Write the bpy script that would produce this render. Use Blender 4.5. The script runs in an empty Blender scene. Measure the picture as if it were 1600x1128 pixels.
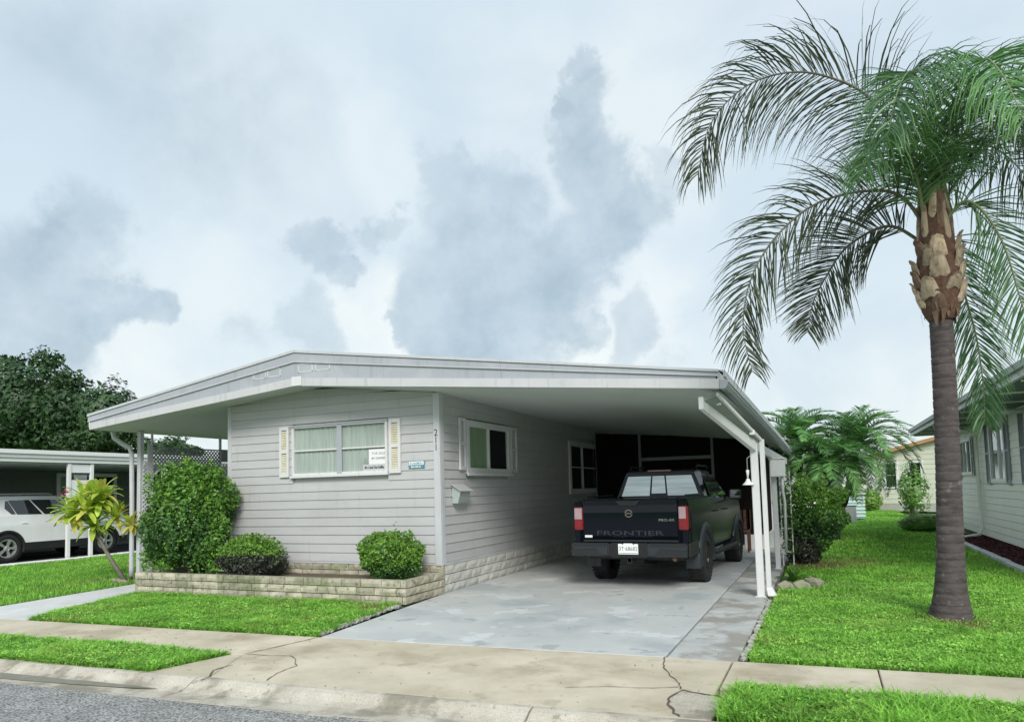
import bpy, bmesh, math, random
import numpy as np
from mathutils import Vector, Matrix
random.seed(7); NR = np.random.default_rng(11)
R = math.radians
sc = bpy.context.scene
C = sc.collection

# ------------------------------------------------------------------ camera, sky, sun, exposure
cd = bpy.data.cameras.new('camera'); cam = bpy.data.objects.new('camera', cd); C.objects.link(cam)
M = Matrix(((0.9150, 0.0531, 0.3998, 0), (0.4024, -0.0543, -0.9138, 0), (-0.0268, 0.9971, -0.0711, 1.55), (0, 0, 0, 1)))
q = M.to_quaternion()
cam.rotation_mode = 'QUATERNION'; cam.rotation_quaternion = q; cam.location = (0, 0, 1.55)
cd.sensor_width = 36; cd.lens = 1113.46 / 1600 * 36; cd.shift_y = 122 / 1600; cd.clip_end = 2000; cd.clip_start = 0.05
sc.camera = cam
sc.view_settings.view_transform = 'Standard'
sc.view_settings.look = 'None'
sc.view_settings.gamma = 1
sc.view_settings.exposure = 0.98
SUN_EL, SUN_AZ = 35, 152          # degrees; azimuth of the sun measured clockwise from +Y
w = bpy.data.worlds.new('World'); sc.world = w; w.use_nodes = True
nt = w.node_tree; N = nt.nodes; L = nt.links
for n in list(N): N.remove(n)
def nn(tree, t, **k):
    n = tree.nodes.new(t)
    for a, b in k.items(): setattr(n, a, b)
    return n
out = nn(nt, 'ShaderNodeOutputWorld'); bg = nn(nt, 'ShaderNodeBackground'); bg.inputs[1].default_value = 0.1
sky = nn(nt, 'ShaderNodeTexSky', sky_type='NISHITA'); sky.sun_disc = False
sky.sun_elevation = R(SUN_EL); sky.sun_rotation = R(SUN_AZ)
tc = nn(nt, 'ShaderNodeTexCoord')
def vmath(op, a, b=None):
    n = nn(nt, 'ShaderNodeVectorMath', operation=op)
    L.new(a, n.inputs[0])
    if b is not None:
        if isinstance(b, tuple): n.inputs[1].default_value = b
        else: L.new(b, n.inputs[1])
    return n
def fm(op, a, b=None, c=None, clamp=False):
    n = nn(nt, 'ShaderNodeMath', operation=op); n.use_clamp = clamp
    for i, x in enumerate((a, b, c)):
        if x is None: continue
        if isinstance(x, (int, float)): n.inputs[i].default_value = x
        else: L.new(x, n.inputs[i])
    return n.outputs[0]
nrm = vmath('NORMALIZE', tc.outputs['Generated']).outputs[0]
nz = nn(nt, 'ShaderNodeTexNoise'); nz.inputs['Scale'].default_value = 7; nz.inputs['Detail'].default_value = 10; nz.inputs['Roughness'].default_value = .62
L.new(nrm, nz.inputs['Vector'])
nc = vmath('SUBTRACT', nz.outputs['Color'], (.5, .5, .5))
ns = nn(nt, 'ShaderNodeVectorMath', operation='SCALE'); L.new(nc.outputs[0], ns.inputs[0]); ns.inputs['Scale'].default_value = .20
dirn = vmath('ADD', nrm, ns.outputs[0]).outputs[0]
# cloud banks: direction, angular radius, density
F_ = 1113.46
def sdir(px, py_):
    v = M.to_3x3() @ Vector((px - 800, -(py_ - 686), -F_)); return v.normalized()
BL = [(905, 122, 36, .75), (905, 190, 60, .8), (868, 185, 26, .8), (925, 250, 72, .85), (970, 310, 70, .8), (1015, 260, 40, .5), (925, 385, 75, .75), (700, 285, 70, .55), (770, 340, 100, .7),
      (735, 420, 115, .85), (700, 500, 95, .9), (810, 470, 115, .8), (880, 440, 70, .6), (495, 385, 46, .68), (560, 350, 34, .55), (600, 338, 34, .5), (535, 415, 30, .7),
      (110, 390, 90, .55), (60, 470, 130, .8), (180, 475, 55, .8), (235, 488, 40, .8), (490, 500, 60, .5), (385, 512, 44, .4), (985, 520, 48, .6), (900, 515, 35, .5), (620, 520, 26, .7),
      (170, 130, 190, .4), (330, 190, 170, .35), (60, 60, 120, .3), (1050, 560, 30, .35), (750, 560, 130, .7)]
acc = None
for (bx_, by_, br, bd) in BL:
    d = sdir(bx_, by_); ang = br / F_ * (d.normalized() @ (M.to_3x3() @ Vector((0, 0, -1)))) 
    ds = nn(nt, 'ShaderNodeVectorMath', operation='DISTANCE'); L.new(dirn, ds.inputs[0]); ds.inputs[1].default_value = d
    mr = nn(nt, 'ShaderNodeMapRange', interpolation_type='SMOOTHSTEP'); L.new(ds.outputs['Value'], mr.inputs[0])
    soft = .62 if bd > .45 else .1
    mr.inputs[1].default_value = ang * (1.12 if bd > .45 else 1.3); mr.inputs[2].default_value = ang * soft; mr.inputs[3].default_value = 0; mr.inputs[4].default_value = bd
    if acc is None: acc = mr.outputs[0]
    else:   # screen-like union
        a1 = fm('SUBTRACT', 1.0, acc); a2 = fm('SUBTRACT', 1.0, mr.outputs[0]); acc = fm('SUBTRACT', 1.0, fm('MULTIPLY', a1, a2))
acc = fm('MINIMUM', acc, .92)
# soft general cloud everywhere, so the sky goes on outside the frame in the same way
n2 = nn(nt, 'ShaderNodeTexNoise'); n2.inputs['Scale'].default_value = 2.6; n2.inputs['Detail'].default_value = 6; n2.inputs['Roughness'].default_value = .5
L.new(nrm, n2.inputs['Vector'])
m2 = nn(nt, 'ShaderNodeMapRange', interpolation_type='SMOOTHSTEP'); L.new(n2.outputs['Fac'], m2.inputs[0]); m2.inputs[1].default_value = .4; m2.inputs[2].default_value = .68
sep = nn(nt, 'ShaderNodeSeparateXYZ'); L.new(nrm, sep.inputs[0])
hz = nn(nt, 'ShaderNodeMapRange', interpolation_type='SMOOTHSTEP'); L.new(sep.outputs['Z'], hz.inputs[0]); hz.inputs[1].default_value = .42; hz.inputs[2].default_value = .02
def mixc(f, a, b):
    n = nn(nt, 'ShaderNodeMix', data_type='RGBA'); 
    if isinstance(f, (int, float)): n.inputs[0].default_value = f
    else: L.new(f, n.inputs[0])
    for i, x in ((6, a), (7, b)):
        if isinstance(x, tuple): n.inputs[i].default_value = x + (1,)
        else: L.new(x, n.inputs[i])
    return n.outputs[2]
K = 0.885
base = mixc(hz.outputs[0], (3.85 * K, 4.6 * K, 5.15 * K), (4.6 * K, 5.1 * K, 5.25 * K))       # high veil -> paler towards the horizon
base = mixc(fm('MULTIPLY', m2.outputs[0], .55), base, (4.55 * K, 5.0 * K, 5.35 * K))
n4 = nn(nt, 'ShaderNodeTexNoise'); n4.inputs['Scale'].default_value = 14; n4.inputs['Detail'].default_value = 9; n4.inputs['Roughness'].default_value = .6; L.new(nrm, n4.inputs['Vector'])
m4 = nn(nt, 'ShaderNodeMapRange'); L.new(n4.outputs['Fac'], m4.inputs[0]); m4.inputs[1].default_value = .32; m4.inputs[2].default_value = .66
cl = mixc(m4.outputs[0], (2.35 * K, 3.05 * K, 3.6 * K), (3.3 * K, 3.95 * K, 4.45 * K))
glow = nn(nt, 'ShaderNodeMapRange', interpolation_type='SMOOTHSTEP'); L.new(n2.outputs['Fac'], glow.inputs[0]); glow.inputs[1].default_value = .46; glow.inputs[2].default_value = .6
hz2 = nn(nt, 'ShaderNodeMapRange', interpolation_type='SMOOTHSTEP'); L.new(sep.outputs['Z'], hz2.inputs[0]); hz2.inputs[1].default_value = .30; hz2.inputs[2].default_value = .16
base = mixc(fm('MULTIPLY', fm('MULTIPLY', glow.outputs[0], hz2.outputs[0]), .8), base, (5.3 * K, 5.65 * K, 5.55 * K))
acg = None
for (bx_, by_, br, bd) in [(610, 480, 120, .9), (860, 520, 80, .9), (990, 200, 170, .55), (200, 540, 130, .7), (440, 240, 200, .5), (560, 250, 120, .5), (1010, 480, 90, .6), (330, 440, 130, .5), (820, 120, 120, .35)]:
    ds = nn(nt, 'ShaderNodeVectorMath', operation='DISTANCE'); L.new(dirn, ds.inputs[0]); ds.inputs[1].default_value = sdir(bx_, by_)
    mr = nn(nt, 'ShaderNodeMapRange', interpolation_type='SMOOTHSTEP'); L.new(ds.outputs['Value'], mr.inputs[0]); ang = br / F_ * .9
    mr.inputs[1].default_value = ang * 1.25; mr.inputs[2].default_value = ang * .2; mr.inputs[4].default_value = bd
    acg = mr.outputs[0] if acg is None else fm('MAXIMUM', acg, mr.outputs[0])
base = mixc(acg, base, (5.25 * K, 5.6 * K, 5.6 * K))
n5 = nn(nt, 'ShaderNodeTexNoise'); n5.inputs['Scale'].default_value = 5; n5.inputs['Detail'].default_value = 9; n5.inputs['Roughness'].default_value = .55; n5.inputs['Distortion'].default_value = .6; L.new(nrm, n5.inputs['Vector'])
m5 = nn(nt, 'ShaderNodeMapRange', interpolation_type='SMOOTHSTEP'); L.new(n5.outputs['Fac'], m5.inputs[0]); m5.inputs[1].default_value = .48; m5.inputs[2].default_value = .72; m5.inputs[4].default_value = .45
base = mixc(m5.outputs[0], base, (3.45 * K, 4.15 * K, 4.75 * K))
tot = mixc(acc, base, cl)
fin = mixc(.96, sky.outputs[0], tot)
L.new(fin, bg.inputs[0]); L.new(bg.outputs[0], out.inputs[0])
sd = bpy.data.lights.new('sun', 'SUN'); sd.energy = 1.5; sd.angle = R(20); sd.color = (1, .96, .9)
so = bpy.data.objects.new('sun', sd); C.objects.link(so)
az, el = R(SUN_AZ), R(SUN_EL)
dvec = Vector((math.sin(az) * math.cos(el), math.cos(az) * math.cos(el), math.sin(el)))
so.rotation_euler = dvec.to_track_quat('Z', 'Y').to_euler(); so.location = dvec * 50

# ------------------------------------------------------------------ materials
MATS = {}
def mat(name, c, c2=None, rough=.6, var=.12, scale=6, bump=0, bscale=80, metal=0, objvar=0, coat=0, attr=0, spec=.5, stain=None, trans=0, stretch=None, fine=0):
    if name in MATS: return MATS[name]
    m = bpy.data.materials.new(name); m.use_nodes = True; MATS[name] = m
    t = m.node_tree; P = t.nodes['Principled BSDF']; lk = t.links.new
    P.inputs['Roughness'].default_value = rough; P.inputs['Metallic'].default_value = metal
    P.inputs['Coat Weight'].default_value = coat; P.inputs['Coat Roughness'].default_value = .05
    P.inputs['Specular IOR Level'].default_value = spec
    g = nn(t, 'ShaderNodeNewGeometry'); pos = g.outputs['Position']
    if stretch:
        mp = nn(t, 'ShaderNodeMapping'); lk(pos, mp.inputs[0]); mp.inputs['Scale'].default_value = stretch; pos2 = mp.outputs[0]
    else: pos2 = pos
    nz_ = nn(t, 'ShaderNodeTexNoise'); nz_.inputs['Scale'].default_value = scale; nz_.inputs['Detail'].default_value = 6; nz_.inputs['Roughness'].default_value = .62
    lk(pos2, nz_.inputs['Vector'])
    ca = tuple(x * (1 - var) for x in c); cb = tuple(min(1, x * (1 + var)) for x in c) if c2 is None else c2
    mr = nn(t, 'ShaderNodeMapRange'); lk(nz_.outputs['Fac'], mr.inputs[0]); mr.inputs[1].default_value = .3; mr.inputs[2].default_value = .7
    mx = nn(t, 'ShaderNodeMix', data_type='RGBA'); lk(mr.outputs[0], mx.inputs[0]); mx.inputs[6].default_value = ca + (1,); mx.inputs[7].default_value = cb + (1,)
    col = mx.outputs[2]
    if fine:
        nf = nn(t, 'ShaderNodeTexNoise'); nf.inputs['Scale'].default_value = bscale; nf.inputs['Detail'].default_value = 3; lk(pos, nf.inputs['Vector'])
        mf = nn(t, 'ShaderNodeMapRange'); lk(nf.outputs['Fac'], mf.inputs[0]); mf.inputs[1].default_value = .3; mf.inputs[2].default_value = .7; mf.inputs[3].default_value = 1 - fine; mf.inputs[4].default_value = 1 + fine
        vm = nn(t, 'ShaderNodeVectorMath', operation='SCALE'); lk(col, vm.inputs[0]); lk(mf.outputs[0], vm.inputs['Scale']); col = vm.outputs[0]
    if stain:
        for (sc_, thr, wid, scol, amt) in stain:
            n3 = nn(t, 'ShaderNodeTexNoise'); n3.inputs['Scale'].default_value = abs(sc_); n3.inputs['Detail'].default_value = 8; n3.inputs['Roughness'].default_value = .6
            if sc_ < 0:     # run-off streaks, drawn out vertically
                ms_ = nn(t, 'ShaderNodeMapping'); lk(pos, ms_.inputs[0]); ms_.inputs['Scale'].default_value = (1, 1, .09); lk(ms_.outputs[0], n3.inputs['Vector'])
            else: lk(pos, n3.inputs['Vector'])
            m3 = nn(t, 'ShaderNodeMapRange', interpolation_type='SMOOTHSTEP'); lk(n3.outputs['Fac'], m3.inputs[0]); m3.inputs[1].default_value = thr; m3.inputs[2].default_value = thr + wid; m3.inputs[4].default_value = amt
            x3 = nn(t, 'ShaderNodeMix', data_type='RGBA'); lk(m3.outputs[0], x3.inputs[0]); lk(col, x3.inputs[6]); x3.inputs[7].default_value = scol + (1,); col = x3.outputs[2]
    if attr:
        at = nn(t, 'ShaderNodeAttribute', attribute_name='v'); ma = nn(t, 'ShaderNodeMapRange'); lk(at.outputs['Fac'], ma.inputs[0]); ma.inputs[3].default_value = 1 - attr; ma.inputs[4].default_value = 1 + attr
        vm = nn(t, 'ShaderNodeVectorMath', operation='SCALE'); lk(col, vm.inputs[0]); lk(ma.outputs[0], vm.inputs['Scale']); col = vm.outputs[0]
    if objvar:
        oi = nn(t, 'ShaderNodeObjectInfo'); ma = nn(t, 'ShaderNodeMapRange'); lk(oi.outputs['Random'], ma.inputs[0]); ma.inputs[3].default_value = 1 - objvar; ma.inputs[4].default_value = 1 + objvar
        vm = nn(t, 'ShaderNodeVectorMath', operation='SCALE'); lk(col, vm.inputs[0]); lk(ma.outputs[0], vm.inputs['Scale']); col = vm.outputs[0]
    lk(col, P.inputs['Base Color'])
    if bump:
        nb = nn(t, 'ShaderNodeTexNoise'); nb.inputs['Scale'].default_value = bscale; nb.inputs['Detail'].default_value = 5; lk(pos, nb.inputs['Vector'])
        bp = nn(t, 'ShaderNodeBump'); bp.inputs['Strength'].default_value = bump; bp.inputs['Distance'].default_value = .01; lk(nb.outputs['Fac'], bp.inputs['Height']); lk(bp.outputs[0], P.inputs['Normal'])
    if trans:
        tr = nn(t, 'ShaderNodeBsdfTranslucent'); ms = nn(t, 'ShaderNodeMixShader'); ms.inputs[0].default_value = trans
        lk(col, tr.inputs[0]); lk(P.outputs[0], ms.inputs[1]); lk(tr.outputs[0], ms.inputs[2]); lk(ms.outputs[0], t.nodes['Material Output'].inputs[0])
    return m
def glass_mat(name, tint, refl):
    m = bpy.data.materials.new(name); m.use_nodes = True; t = m.node_tree; lk = t.links.new
    t.nodes.remove(t.nodes['Principled BSDF'])
    a = nn(t, 'ShaderNodeBsdfTransparent'); a.inputs[0].default_value = tint + (1,)
    b = nn(t, 'ShaderNodeBsdfGlossy'); b.inputs['Roughness'].default_value = .02; b.inputs[0].default_value = (.9, .95, .95, 1)
    f = nn(t, 'ShaderNodeLayerWeight'); f.inputs[0].default_value = refl
    mx = nn(t, 'ShaderNodeMixShader'); mu = nn(t, 'ShaderNodeMath', operation='MULTIPLY'); lk(f.outputs['Fresnel'], mu.inputs[0]); mu.inputs[1].default_value = .45; lk(mu.outputs[0], mx.inputs[0]); lk(a.outputs[0], mx.inputs[1]); lk(b.outputs[0], mx.inputs[2]); lk(mx.outputs[0], t.nodes['Material Output'].inputs[0])
    MATS[name] = m; return m
SID = mat('siding_grey', (.475, .478, .482), rough=.5, var=.05, scale=1.5, bump=.05, bscale=40, objvar=.03, stain=[(1.2, .5, .3, (.41, .405, .40), .4), (4, .6, .12, (.40, .40, .38), .3), (-9, .56, .12, (.36, .36, .34), .35)], stretch=(1, 1, 6))
TRIM = mat('trim_white', (.66, .665, .67), rough=.45, var=.04, scale=3, stain=[(2.5, .6, .2, (.55, .54, .5), .4), (-16, .56, .1, (.46, .45, .40), .4)])
TRIMG = mat('trim_pale', (.52, .535, .555), rough=.45, var=.05, scale=2, stain=[(1.8, .58, .2, (.46, .47, .47), .4), (-13, .55, .1, (.38, .39, .38), .45)])
ALU = mat('aluminium_grey', (.37, .395, .43), rough=.4, var=.06, scale=1.6, stain=[(3, .6, .1, (.40, .42, .46), .5), (-11, .54, .12, (.29, .31, .32), .45), (1.2, .52, .1, (.46, .48, .51), .5)])
CEIL = mat('ceiling_paint', (.56, .60, .58), rough=.6, var=.05, scale=1.2)
BRK = mat('pale_brick', (.36, .345, .25), (.55, .51, .40), rough=.85, bump=.8, bscale=35, scale=7, objvar=.2, stain=[(2.2, .5, .14, (.20, .22, .12), .75), (13, .54, .1, (.13, .14, .10), .65)])
BRK2 = mat('painted_block', (.54, .54, .49), (.62, .62, .57), rough=.85, bump=.4, bscale=40, scale=8, objvar=.08, stain=[(4, .56, .2, (.38, .38, .33), .5)])
MORT = mat('mortar', (.2, .19, .16), rough=.9, bump=.4)
CONC = mat('driveway_paint', (.50, .52, .505), (.585, .595, .58), rough=.6, var=.05, scale=1.3, bump=.12, bscale=150, fine=.05, stain=[(.8, .5, .14, (.37, .41, .43), .75), (2.6, .60, .05, (.31, .34, .35), .65), (1.5, .585, .03, (.68, .71, .71), .6), (11, .66, .05, (.33, .35, .35), .5)])
CONC2 = mat('side_strip_concrete', (.46, .47, .45), (.56, .57, .56), rough=.7, scale=2, bump=.2, bscale=150, fine=.08, stain=[(1.8, .45, .12, (.29, .27, .23), .85), (9, .58, .1, (.26, .25, .22), .5)])
CONC3 = mat('sidewalk_concrete', (.50, .44, .32), (.66, .59, .46), rough=.85, scale=1.2, bump=.35, bscale=160, fine=.1, objvar=.04, stain=[(1.1, .5, .2, (.33, .27, .18), .75), (3.5, .57, .14, (.33, .28, .21), .6), (16, .62, .08, (.26, .22, .17), .45)])
CONC4 = mat('path_pale', (.62, .62, .61), rough=.8, scale=2, bump=.2, bscale=150, fine=.05)
CURB = mat('curb_concrete', (.46, .41, .33), (.60, .56, .47), rough=.9, scale=2.5, bump=.6, bscale=110, fine=.2, objvar=.04, stain=[(2.0, .48, .14, (.22, .20, .15), .8), (9, .6, .08, (.2, .18, .14), .6), (24, .63, .05, (.12, .11, .09), .6)])
ASPH = mat('asphalt', (.24, .24, .232), (.31, .31, .30), rough=.85, scale=3, bump=.9, bscale=60, fine=.9)
SOIL = mat('soil', (.10, .07, .045), (.16, .12, .08), rough=.95, scale=12, bump=.8, bscale=60)
TURF = mat('turf_base', (.05, .12, .015), (.09, .19, .03), rough=.95, scale=3, bump=.8, bscale=50, stain=[(1.4, .62, .1, (.13, .11, .06), .6)])
MULCH = mat('red_mulch', (.06, .018, .02), (.11, .035, .035), rough=.95, scale=20, bump=.9, bscale=50)
CRACK = mat('crack_dirt', (.11, .09, .07), rough=.95, var=.4, scale=20)
GRASS = mat('grass_blade', (.20, .47, .065), (.32, .63, .095), rough=.55, scale=1.6, attr=.5, trans=.35, spec=.3, stain=[(.9, .52, .16, (.42, .50, .13), .5), (2.4, .6, .1, (.13, .30, .06), .5)])
DRYG = mat('dry_grass', (.36, .3, .13), (.28, .26, .1), rough=.7, scale=4, attr=.3, trans=.2)
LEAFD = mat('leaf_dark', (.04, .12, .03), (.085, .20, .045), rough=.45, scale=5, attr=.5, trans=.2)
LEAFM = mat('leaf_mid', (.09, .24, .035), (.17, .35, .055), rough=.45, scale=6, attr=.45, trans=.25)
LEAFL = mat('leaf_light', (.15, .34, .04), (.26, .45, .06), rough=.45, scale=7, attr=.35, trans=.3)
LEAFP = mat('leaf_purple', (.045, .055, .045), (.075, .075, .06), rough=.5, scale=8, attr=.4, trans=.1)
LEAFT = mat('tree_leaf', (.028, .075, .025), (.055, .12, .035), rough=.5, scale=.8, attr=.5, trans=.15)
PLMG = mat('palm_leaflet', (.06, .16, .06), (.10, .22, .075), rough=.4, scale=2, attr=.4, trans=.2)
PLMD = mat('palm_leaflet_old', (.05, .075, .04), (.085, .105, .055), rough=.45, scale=2, attr=.4, trans=.2)
PLML = mat('palm_leaflet_light', (.10, .26, .08), (.17, .35, .11), rough=.4, scale=2, attr=.35, trans=.25)
PYG = mat('small_palm_leaflet', (.12, .33, .09), (.22, .46, .13), rough=.4, scale=2, attr=.45, trans=.3)
RACH = mat('palm_rachis', (.16, .22, .08), (.24, .28, .13), rough=.5)
RACHD = mat('palm_rachis_dark', (.10, .09, .06), (.16, .15, .1), rough=.6)
BARKP = mat('palm_bark', (.055, .043, .043), (.11, .093, .09), rough=.9, scale=7, bump=.8, bscale=35, stretch=(1, 1, 3), stain=[(9, .6, .08, (.24, .22, .2), .5), (3, .55, .15, (.055, .045, .045), .6)])
BOOT = mat('palm_boot', (.34, .25, .17), (.62, .50, .37), rough=.85, scale=6, bump=.5, bscale=50, objvar=.35, stretch=(3, 3, .8), stain=[(11, .54, .1, (.12, .06, .04), .7)])
BOOTD = mat('palm_boot_dark', (.13, .075, .05), (.24, .16, .11), rough=.9, scale=9, bump=.7, bscale=50, objvar=.3, stretch=(3, 3, 1))
FIBR = mat('palm_fibre', (.09, .045, .03), (.16, .09, .06), rough=.95, scale=20, bump=.9)
BARK = mat('bark', (.10, .08, .06), (.17, .14, .11), rough=.9, scale=12, bump=.7, bscale=40)
BARKK = mat('bark_black', (.018, .014, .014), (.035, .03, .028), rough=.9, scale=14, bump=.7, bscale=40)
PLB = mat('plumeria_bark', (.14, .13, .10), (.22, .2, .16), rough=.8, scale=9, bump=.4)
PLL = mat('plumeria_leaf', (.40, .60, .07), (.62, .74, .13), rough=.4, scale=6, objvar=.3, trans=.3)
PLY = mat('plumeria_yellow', (.72, .66, .14), (.62, .58, .14), rough=.45, scale=6, objvar=.2, trans=.3)
PINK = mat('petal_pink', (.75, .16, .30), rough=.5, objvar=.2)
PAINT = mat('truck_paint', (.003, .005, .010), rough=.07, var=.1, coat=0, spec=.32)
PLAS = mat('black_plastic', (.012, .014, .015), rough=.55, bump=.15, bscale=300)
PLAB = mat('bumper_coating', (.022, .028, .034), rough=.4, bump=.1, bscale=300)
TYRE = mat('tyre', (.014, .014, .015), rough=.8, bump=.3, bscale=100)
RIM = mat('rim_dark', (.06, .06, .06), rough=.35, metal=.7)
RIMS = mat('rim_silver', (.62, .62, .63), rough=.3, metal=.7)
SUVW = mat('suv_white', (.85, .85, .86), rough=.25, coat=1, var=.02)
GLB = mat('dark_glass', (.012, .015, .018), rough=.04, spec=1, var=0)
GLR = mat('mirror_tint_glass', (.33, .37, .37), (.46, .50, .48), rough=.04, metal=1, scale=3, bump=.25, bscale=5, stretch=(.4, 1, 6))
REDL = mat('lens_red', (.24, .010, .022), rough=.15, coat=1)
WHTL = mat('lens_clear', (.42, .30, .33), rough=.15, coat=1)
CHRM = mat('chrome', (.7, .7, .7), rough=.15, metal=1)
BADGE = mat('badge_dark', (.10, .07, .07), rough=.25, metal=.9)
WHITE = mat('gloss_white', (.80, .80, .80), rough=.4, var=.02)
PLATE = mat('plate_white', (.82, .85, .83), rough=.4, var=.02)
BLACKM = mat('black_letters', (.01, .01, .01), rough=.4)
SCREEN = mat('insect_screen', (.012, .010, .010), rough=.9, spec=.1)
FRM = mat('screen_frame', (.22, .24, .24), rough=.5)
GREENW = mat('siding_green', (.13, .16, .145), rough=.6, var=.06, stretch=(1, 1, 4))
CREAM = mat('siding_cream', (.86, .88, .78), rough=.5, var=.04, scale=2)
CREAM2 = mat('siding_ivory', (.68, .68, .56), rough=.5, var=.04, scale=2)
SHUTG = mat('shutter_grey', (.28, .31, .31), rough=.5, objvar=.05)
GUTG = mat('gutter_grey', (.25, .27, .27), rough=.45)
TEAL = mat('eave_dark', (.11, .16, .15), rough=.6)
CURT = mat('curtain', (.48, .49, .47), (.60, .60, .58), rough=.9, scale=3, stretch=(9, 9, .5))
CURG = mat('curtain_green', (.28, .38, .24), (.36, .45, .30), rough=.9, scale=3, stretch=(9, 9, .5))
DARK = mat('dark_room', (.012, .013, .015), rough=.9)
YEL = mat('louvre_worn', (.68, .62, .42), (.76, .74, .62), rough=.6, scale=9)
BRONZE = mat('roof_orange', (.50, .28, .13), rough=.6)
BLUE = mat('sign_blue', (.08, .25, .33), rough=.4)
ACG = mat('ac_grey', (.34, .36, .36), rough=.5)
ACT = mat('ac_teal', (.25, .50, .44), rough=.5)
ROCK = mat('rock', (.40, .36, .28), (.26, .27, .18), rough=.9, scale=7, bump=.6, bscale=30, objvar=.2)
SHELL = mat('edge_stone', (.55, .54, .50), (.34, .33, .28), rough=.9, scale=16, bump=.6, bscale=40, objvar=.25)
PUD = mat('gutter_puddle', (.17, .16, .12), (.24, .22, .17), rough=.35, scale=9, spec=.4)
GLASS = glass_mat('window_glass', (.82, .88, .86), .06)

# ------------------------------------------------------------------ helpers
OFF = {}
def frame_id(u, n, z): return (u, n, z)
class MB:
    def __init__(s): s.v = []; s.f = []; s.sm = []
    def face(s, *ids): s.f.append(ids)
    def box(s, u0, u1, n0, n1, z0, z1, fr=frame_id):
        b = len(s.v)
        for z in (z0, z1):
            for (u, n) in ((u0, n0), (u1, n0), (u1, n1), (u0, n1)): s.v.append(fr(u, n, z))
        for q_ in ((0, 3, 2, 1), (4, 5, 6, 7), (0, 1, 5, 4), (1, 2, 6, 5), (2, 3, 7, 6), (3, 0, 4, 7)): s.f.append(tuple(b + i for i in q_))
        return s
    def prism(s, poly, a0, a1, fr):     # poly in (u,z), extruded along n
        b = len(s.v); k = len(poly)
        for a in (a0, a1):
            for (u, z) in poly: s.v.append(fr(u, a, z))
        s.f.append(tuple(b + i for i in range(k))); s.f.append(tuple(b + k + i for i in reversed(range(k))))
        for i in range(k): j = (i + 1) % k; s.f.append((b + i, b + k + i, b + k + j, b + j))
        return s
    def hexa(s, P):                     # 8 points, bottom 4 then top 4
        b = len(s.v); s.v += [tuple(p) for p in P]
        for q_ in ((0, 3, 2, 1), (4, 5, 6, 7), (0, 1, 5, 4), (1, 2, 6, 5), (2, 3, 7, 6), (3, 0, 4, 7)): s.f.append(tuple(b + i for i in q_))
        return s
    def quad(s, *P):
        b = len(s.v); s.v += [tuple(p) for p in P]; s.f.append(tuple(range(b, b + len(P)))); return s
    def tube(s, pts, r, k=8, cap=True):
        pts = [Vector(p) for p in pts]; b = len(s.v); n = len(pts)
        up = Vector((0, 0, 1)) if abs((pts[1] - pts[0]).normalized().z) < .9 else Vector((1, 0, 0))
        for i, p in enumerate(pts):
            t = (pts[min(i + 1, n - 1)] - pts[max(i - 1, 0)]).normalized()
            a = t.cross(up).normalized(); c_ = t.cross(a).normalized(); up = -c_ if (-c_).dot(up) > 0 else c_
            rr = r[i] if hasattr(r, '__len__') else r
            for j in range(k):
                th = 2 * math.pi * j / k; s.v.append(tuple(p + a * rr * math.cos(th) + c_ * rr * math.sin(th)))
        for i in range(n - 1):
            for j in range(k): s.f.append((b + i * k + j, b + i * k + (j + 1) % k, b + (i + 1) * k + (j + 1) % k, b + (i + 1) * k + j))
        if cap:
            s.f.append(tuple(b + j for j in reversed(range(k)))); s.f.append(tuple(b + (n - 1) * k + j for j in range(k)))
        return s
    def lathe(s, prof, k=24, fr=lambda a, r, th: (r * math.cos(th), r * math.sin(th), a)):   # prof (axis, radius)
        b = len(s.v); n = len(prof)
        for (a, r) in prof:
            for j in range(k): s.v.append(fr(a, r, 2 * math.pi * j / k))
        for i in range(n - 1):
            for j in range(k): s.f.append((b + i * k + j, b + i * k + (j + 1) % k, b + (i + 1) * k + (j + 1) % k, b + (i + 1) * k + j))
        return s
    def build(s, name, m, parent=None, bevel=0, smooth=False, kind=None, segs=1, auto=False):
        me = bpy.data.meshes.new(name)
        ox, oy, oz = OFF.get(parent.name, (0, 0, 0)) if parent else (0, 0, 0)
        me.from_pydata([(x - ox, y - oy, z - oz) for (x, y, z) in s.v], [], s.f)
        if len(s.f) < 40000:
            bm = bmesh.new(); bm.from_mesh(me); bmesh.ops.recalc_face_normals(bm, faces=bm.faces)
            if bevel: bmesh.ops.bevel(bm, geom=[e for e in bm.edges if len(e.link_faces) == 2 and e.calc_face_angle(0) > .6], offset=bevel, segments=segs, affect='EDGES', clamp_overlap=True)
            bm.to_mesh(me); bm.free()
        if smooth: me.polygons.foreach_set('use_smooth', [True] * len(me.polygons))
        me.materials.append(m)
        return link(name, me, parent, kind)
def link(name, me, parent=None, kind=None):
    o = bpy.data.objects.new(name, me); C.objects.link(o)
    if parent:
        o.parent = parent; OFF[o.name] = OFF.get(parent.name, (0, 0, 0))
    if kind: o['kind'] = kind
    return o
def tag(o, label=None, cat=None, group=None, kind=None):
    if label: o['label'] = label
    if cat: o['category'] = cat
    if group: o['group'] = group
    if kind: o['kind'] = kind
    return o
def thing(name, label, cat, loc=(0, 0, 0), rz=0, group=None, local=False):
    o = bpy.data.objects.new(name, None); o.empty_display_size = .1; C.objects.link(o); o.location = loc; o.rotation_euler = (0, 0, rz)
    OFF[o.name] = (0, 0, 0) if local else loc
    return tag(o, label, cat, group)
def copy_tree(o, parent=None):
    c = o.copy(); C.objects.link(c)
    if parent: c.parent = parent
    for ch in list(o.children): copy_tree(ch, c)
    return c
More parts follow.
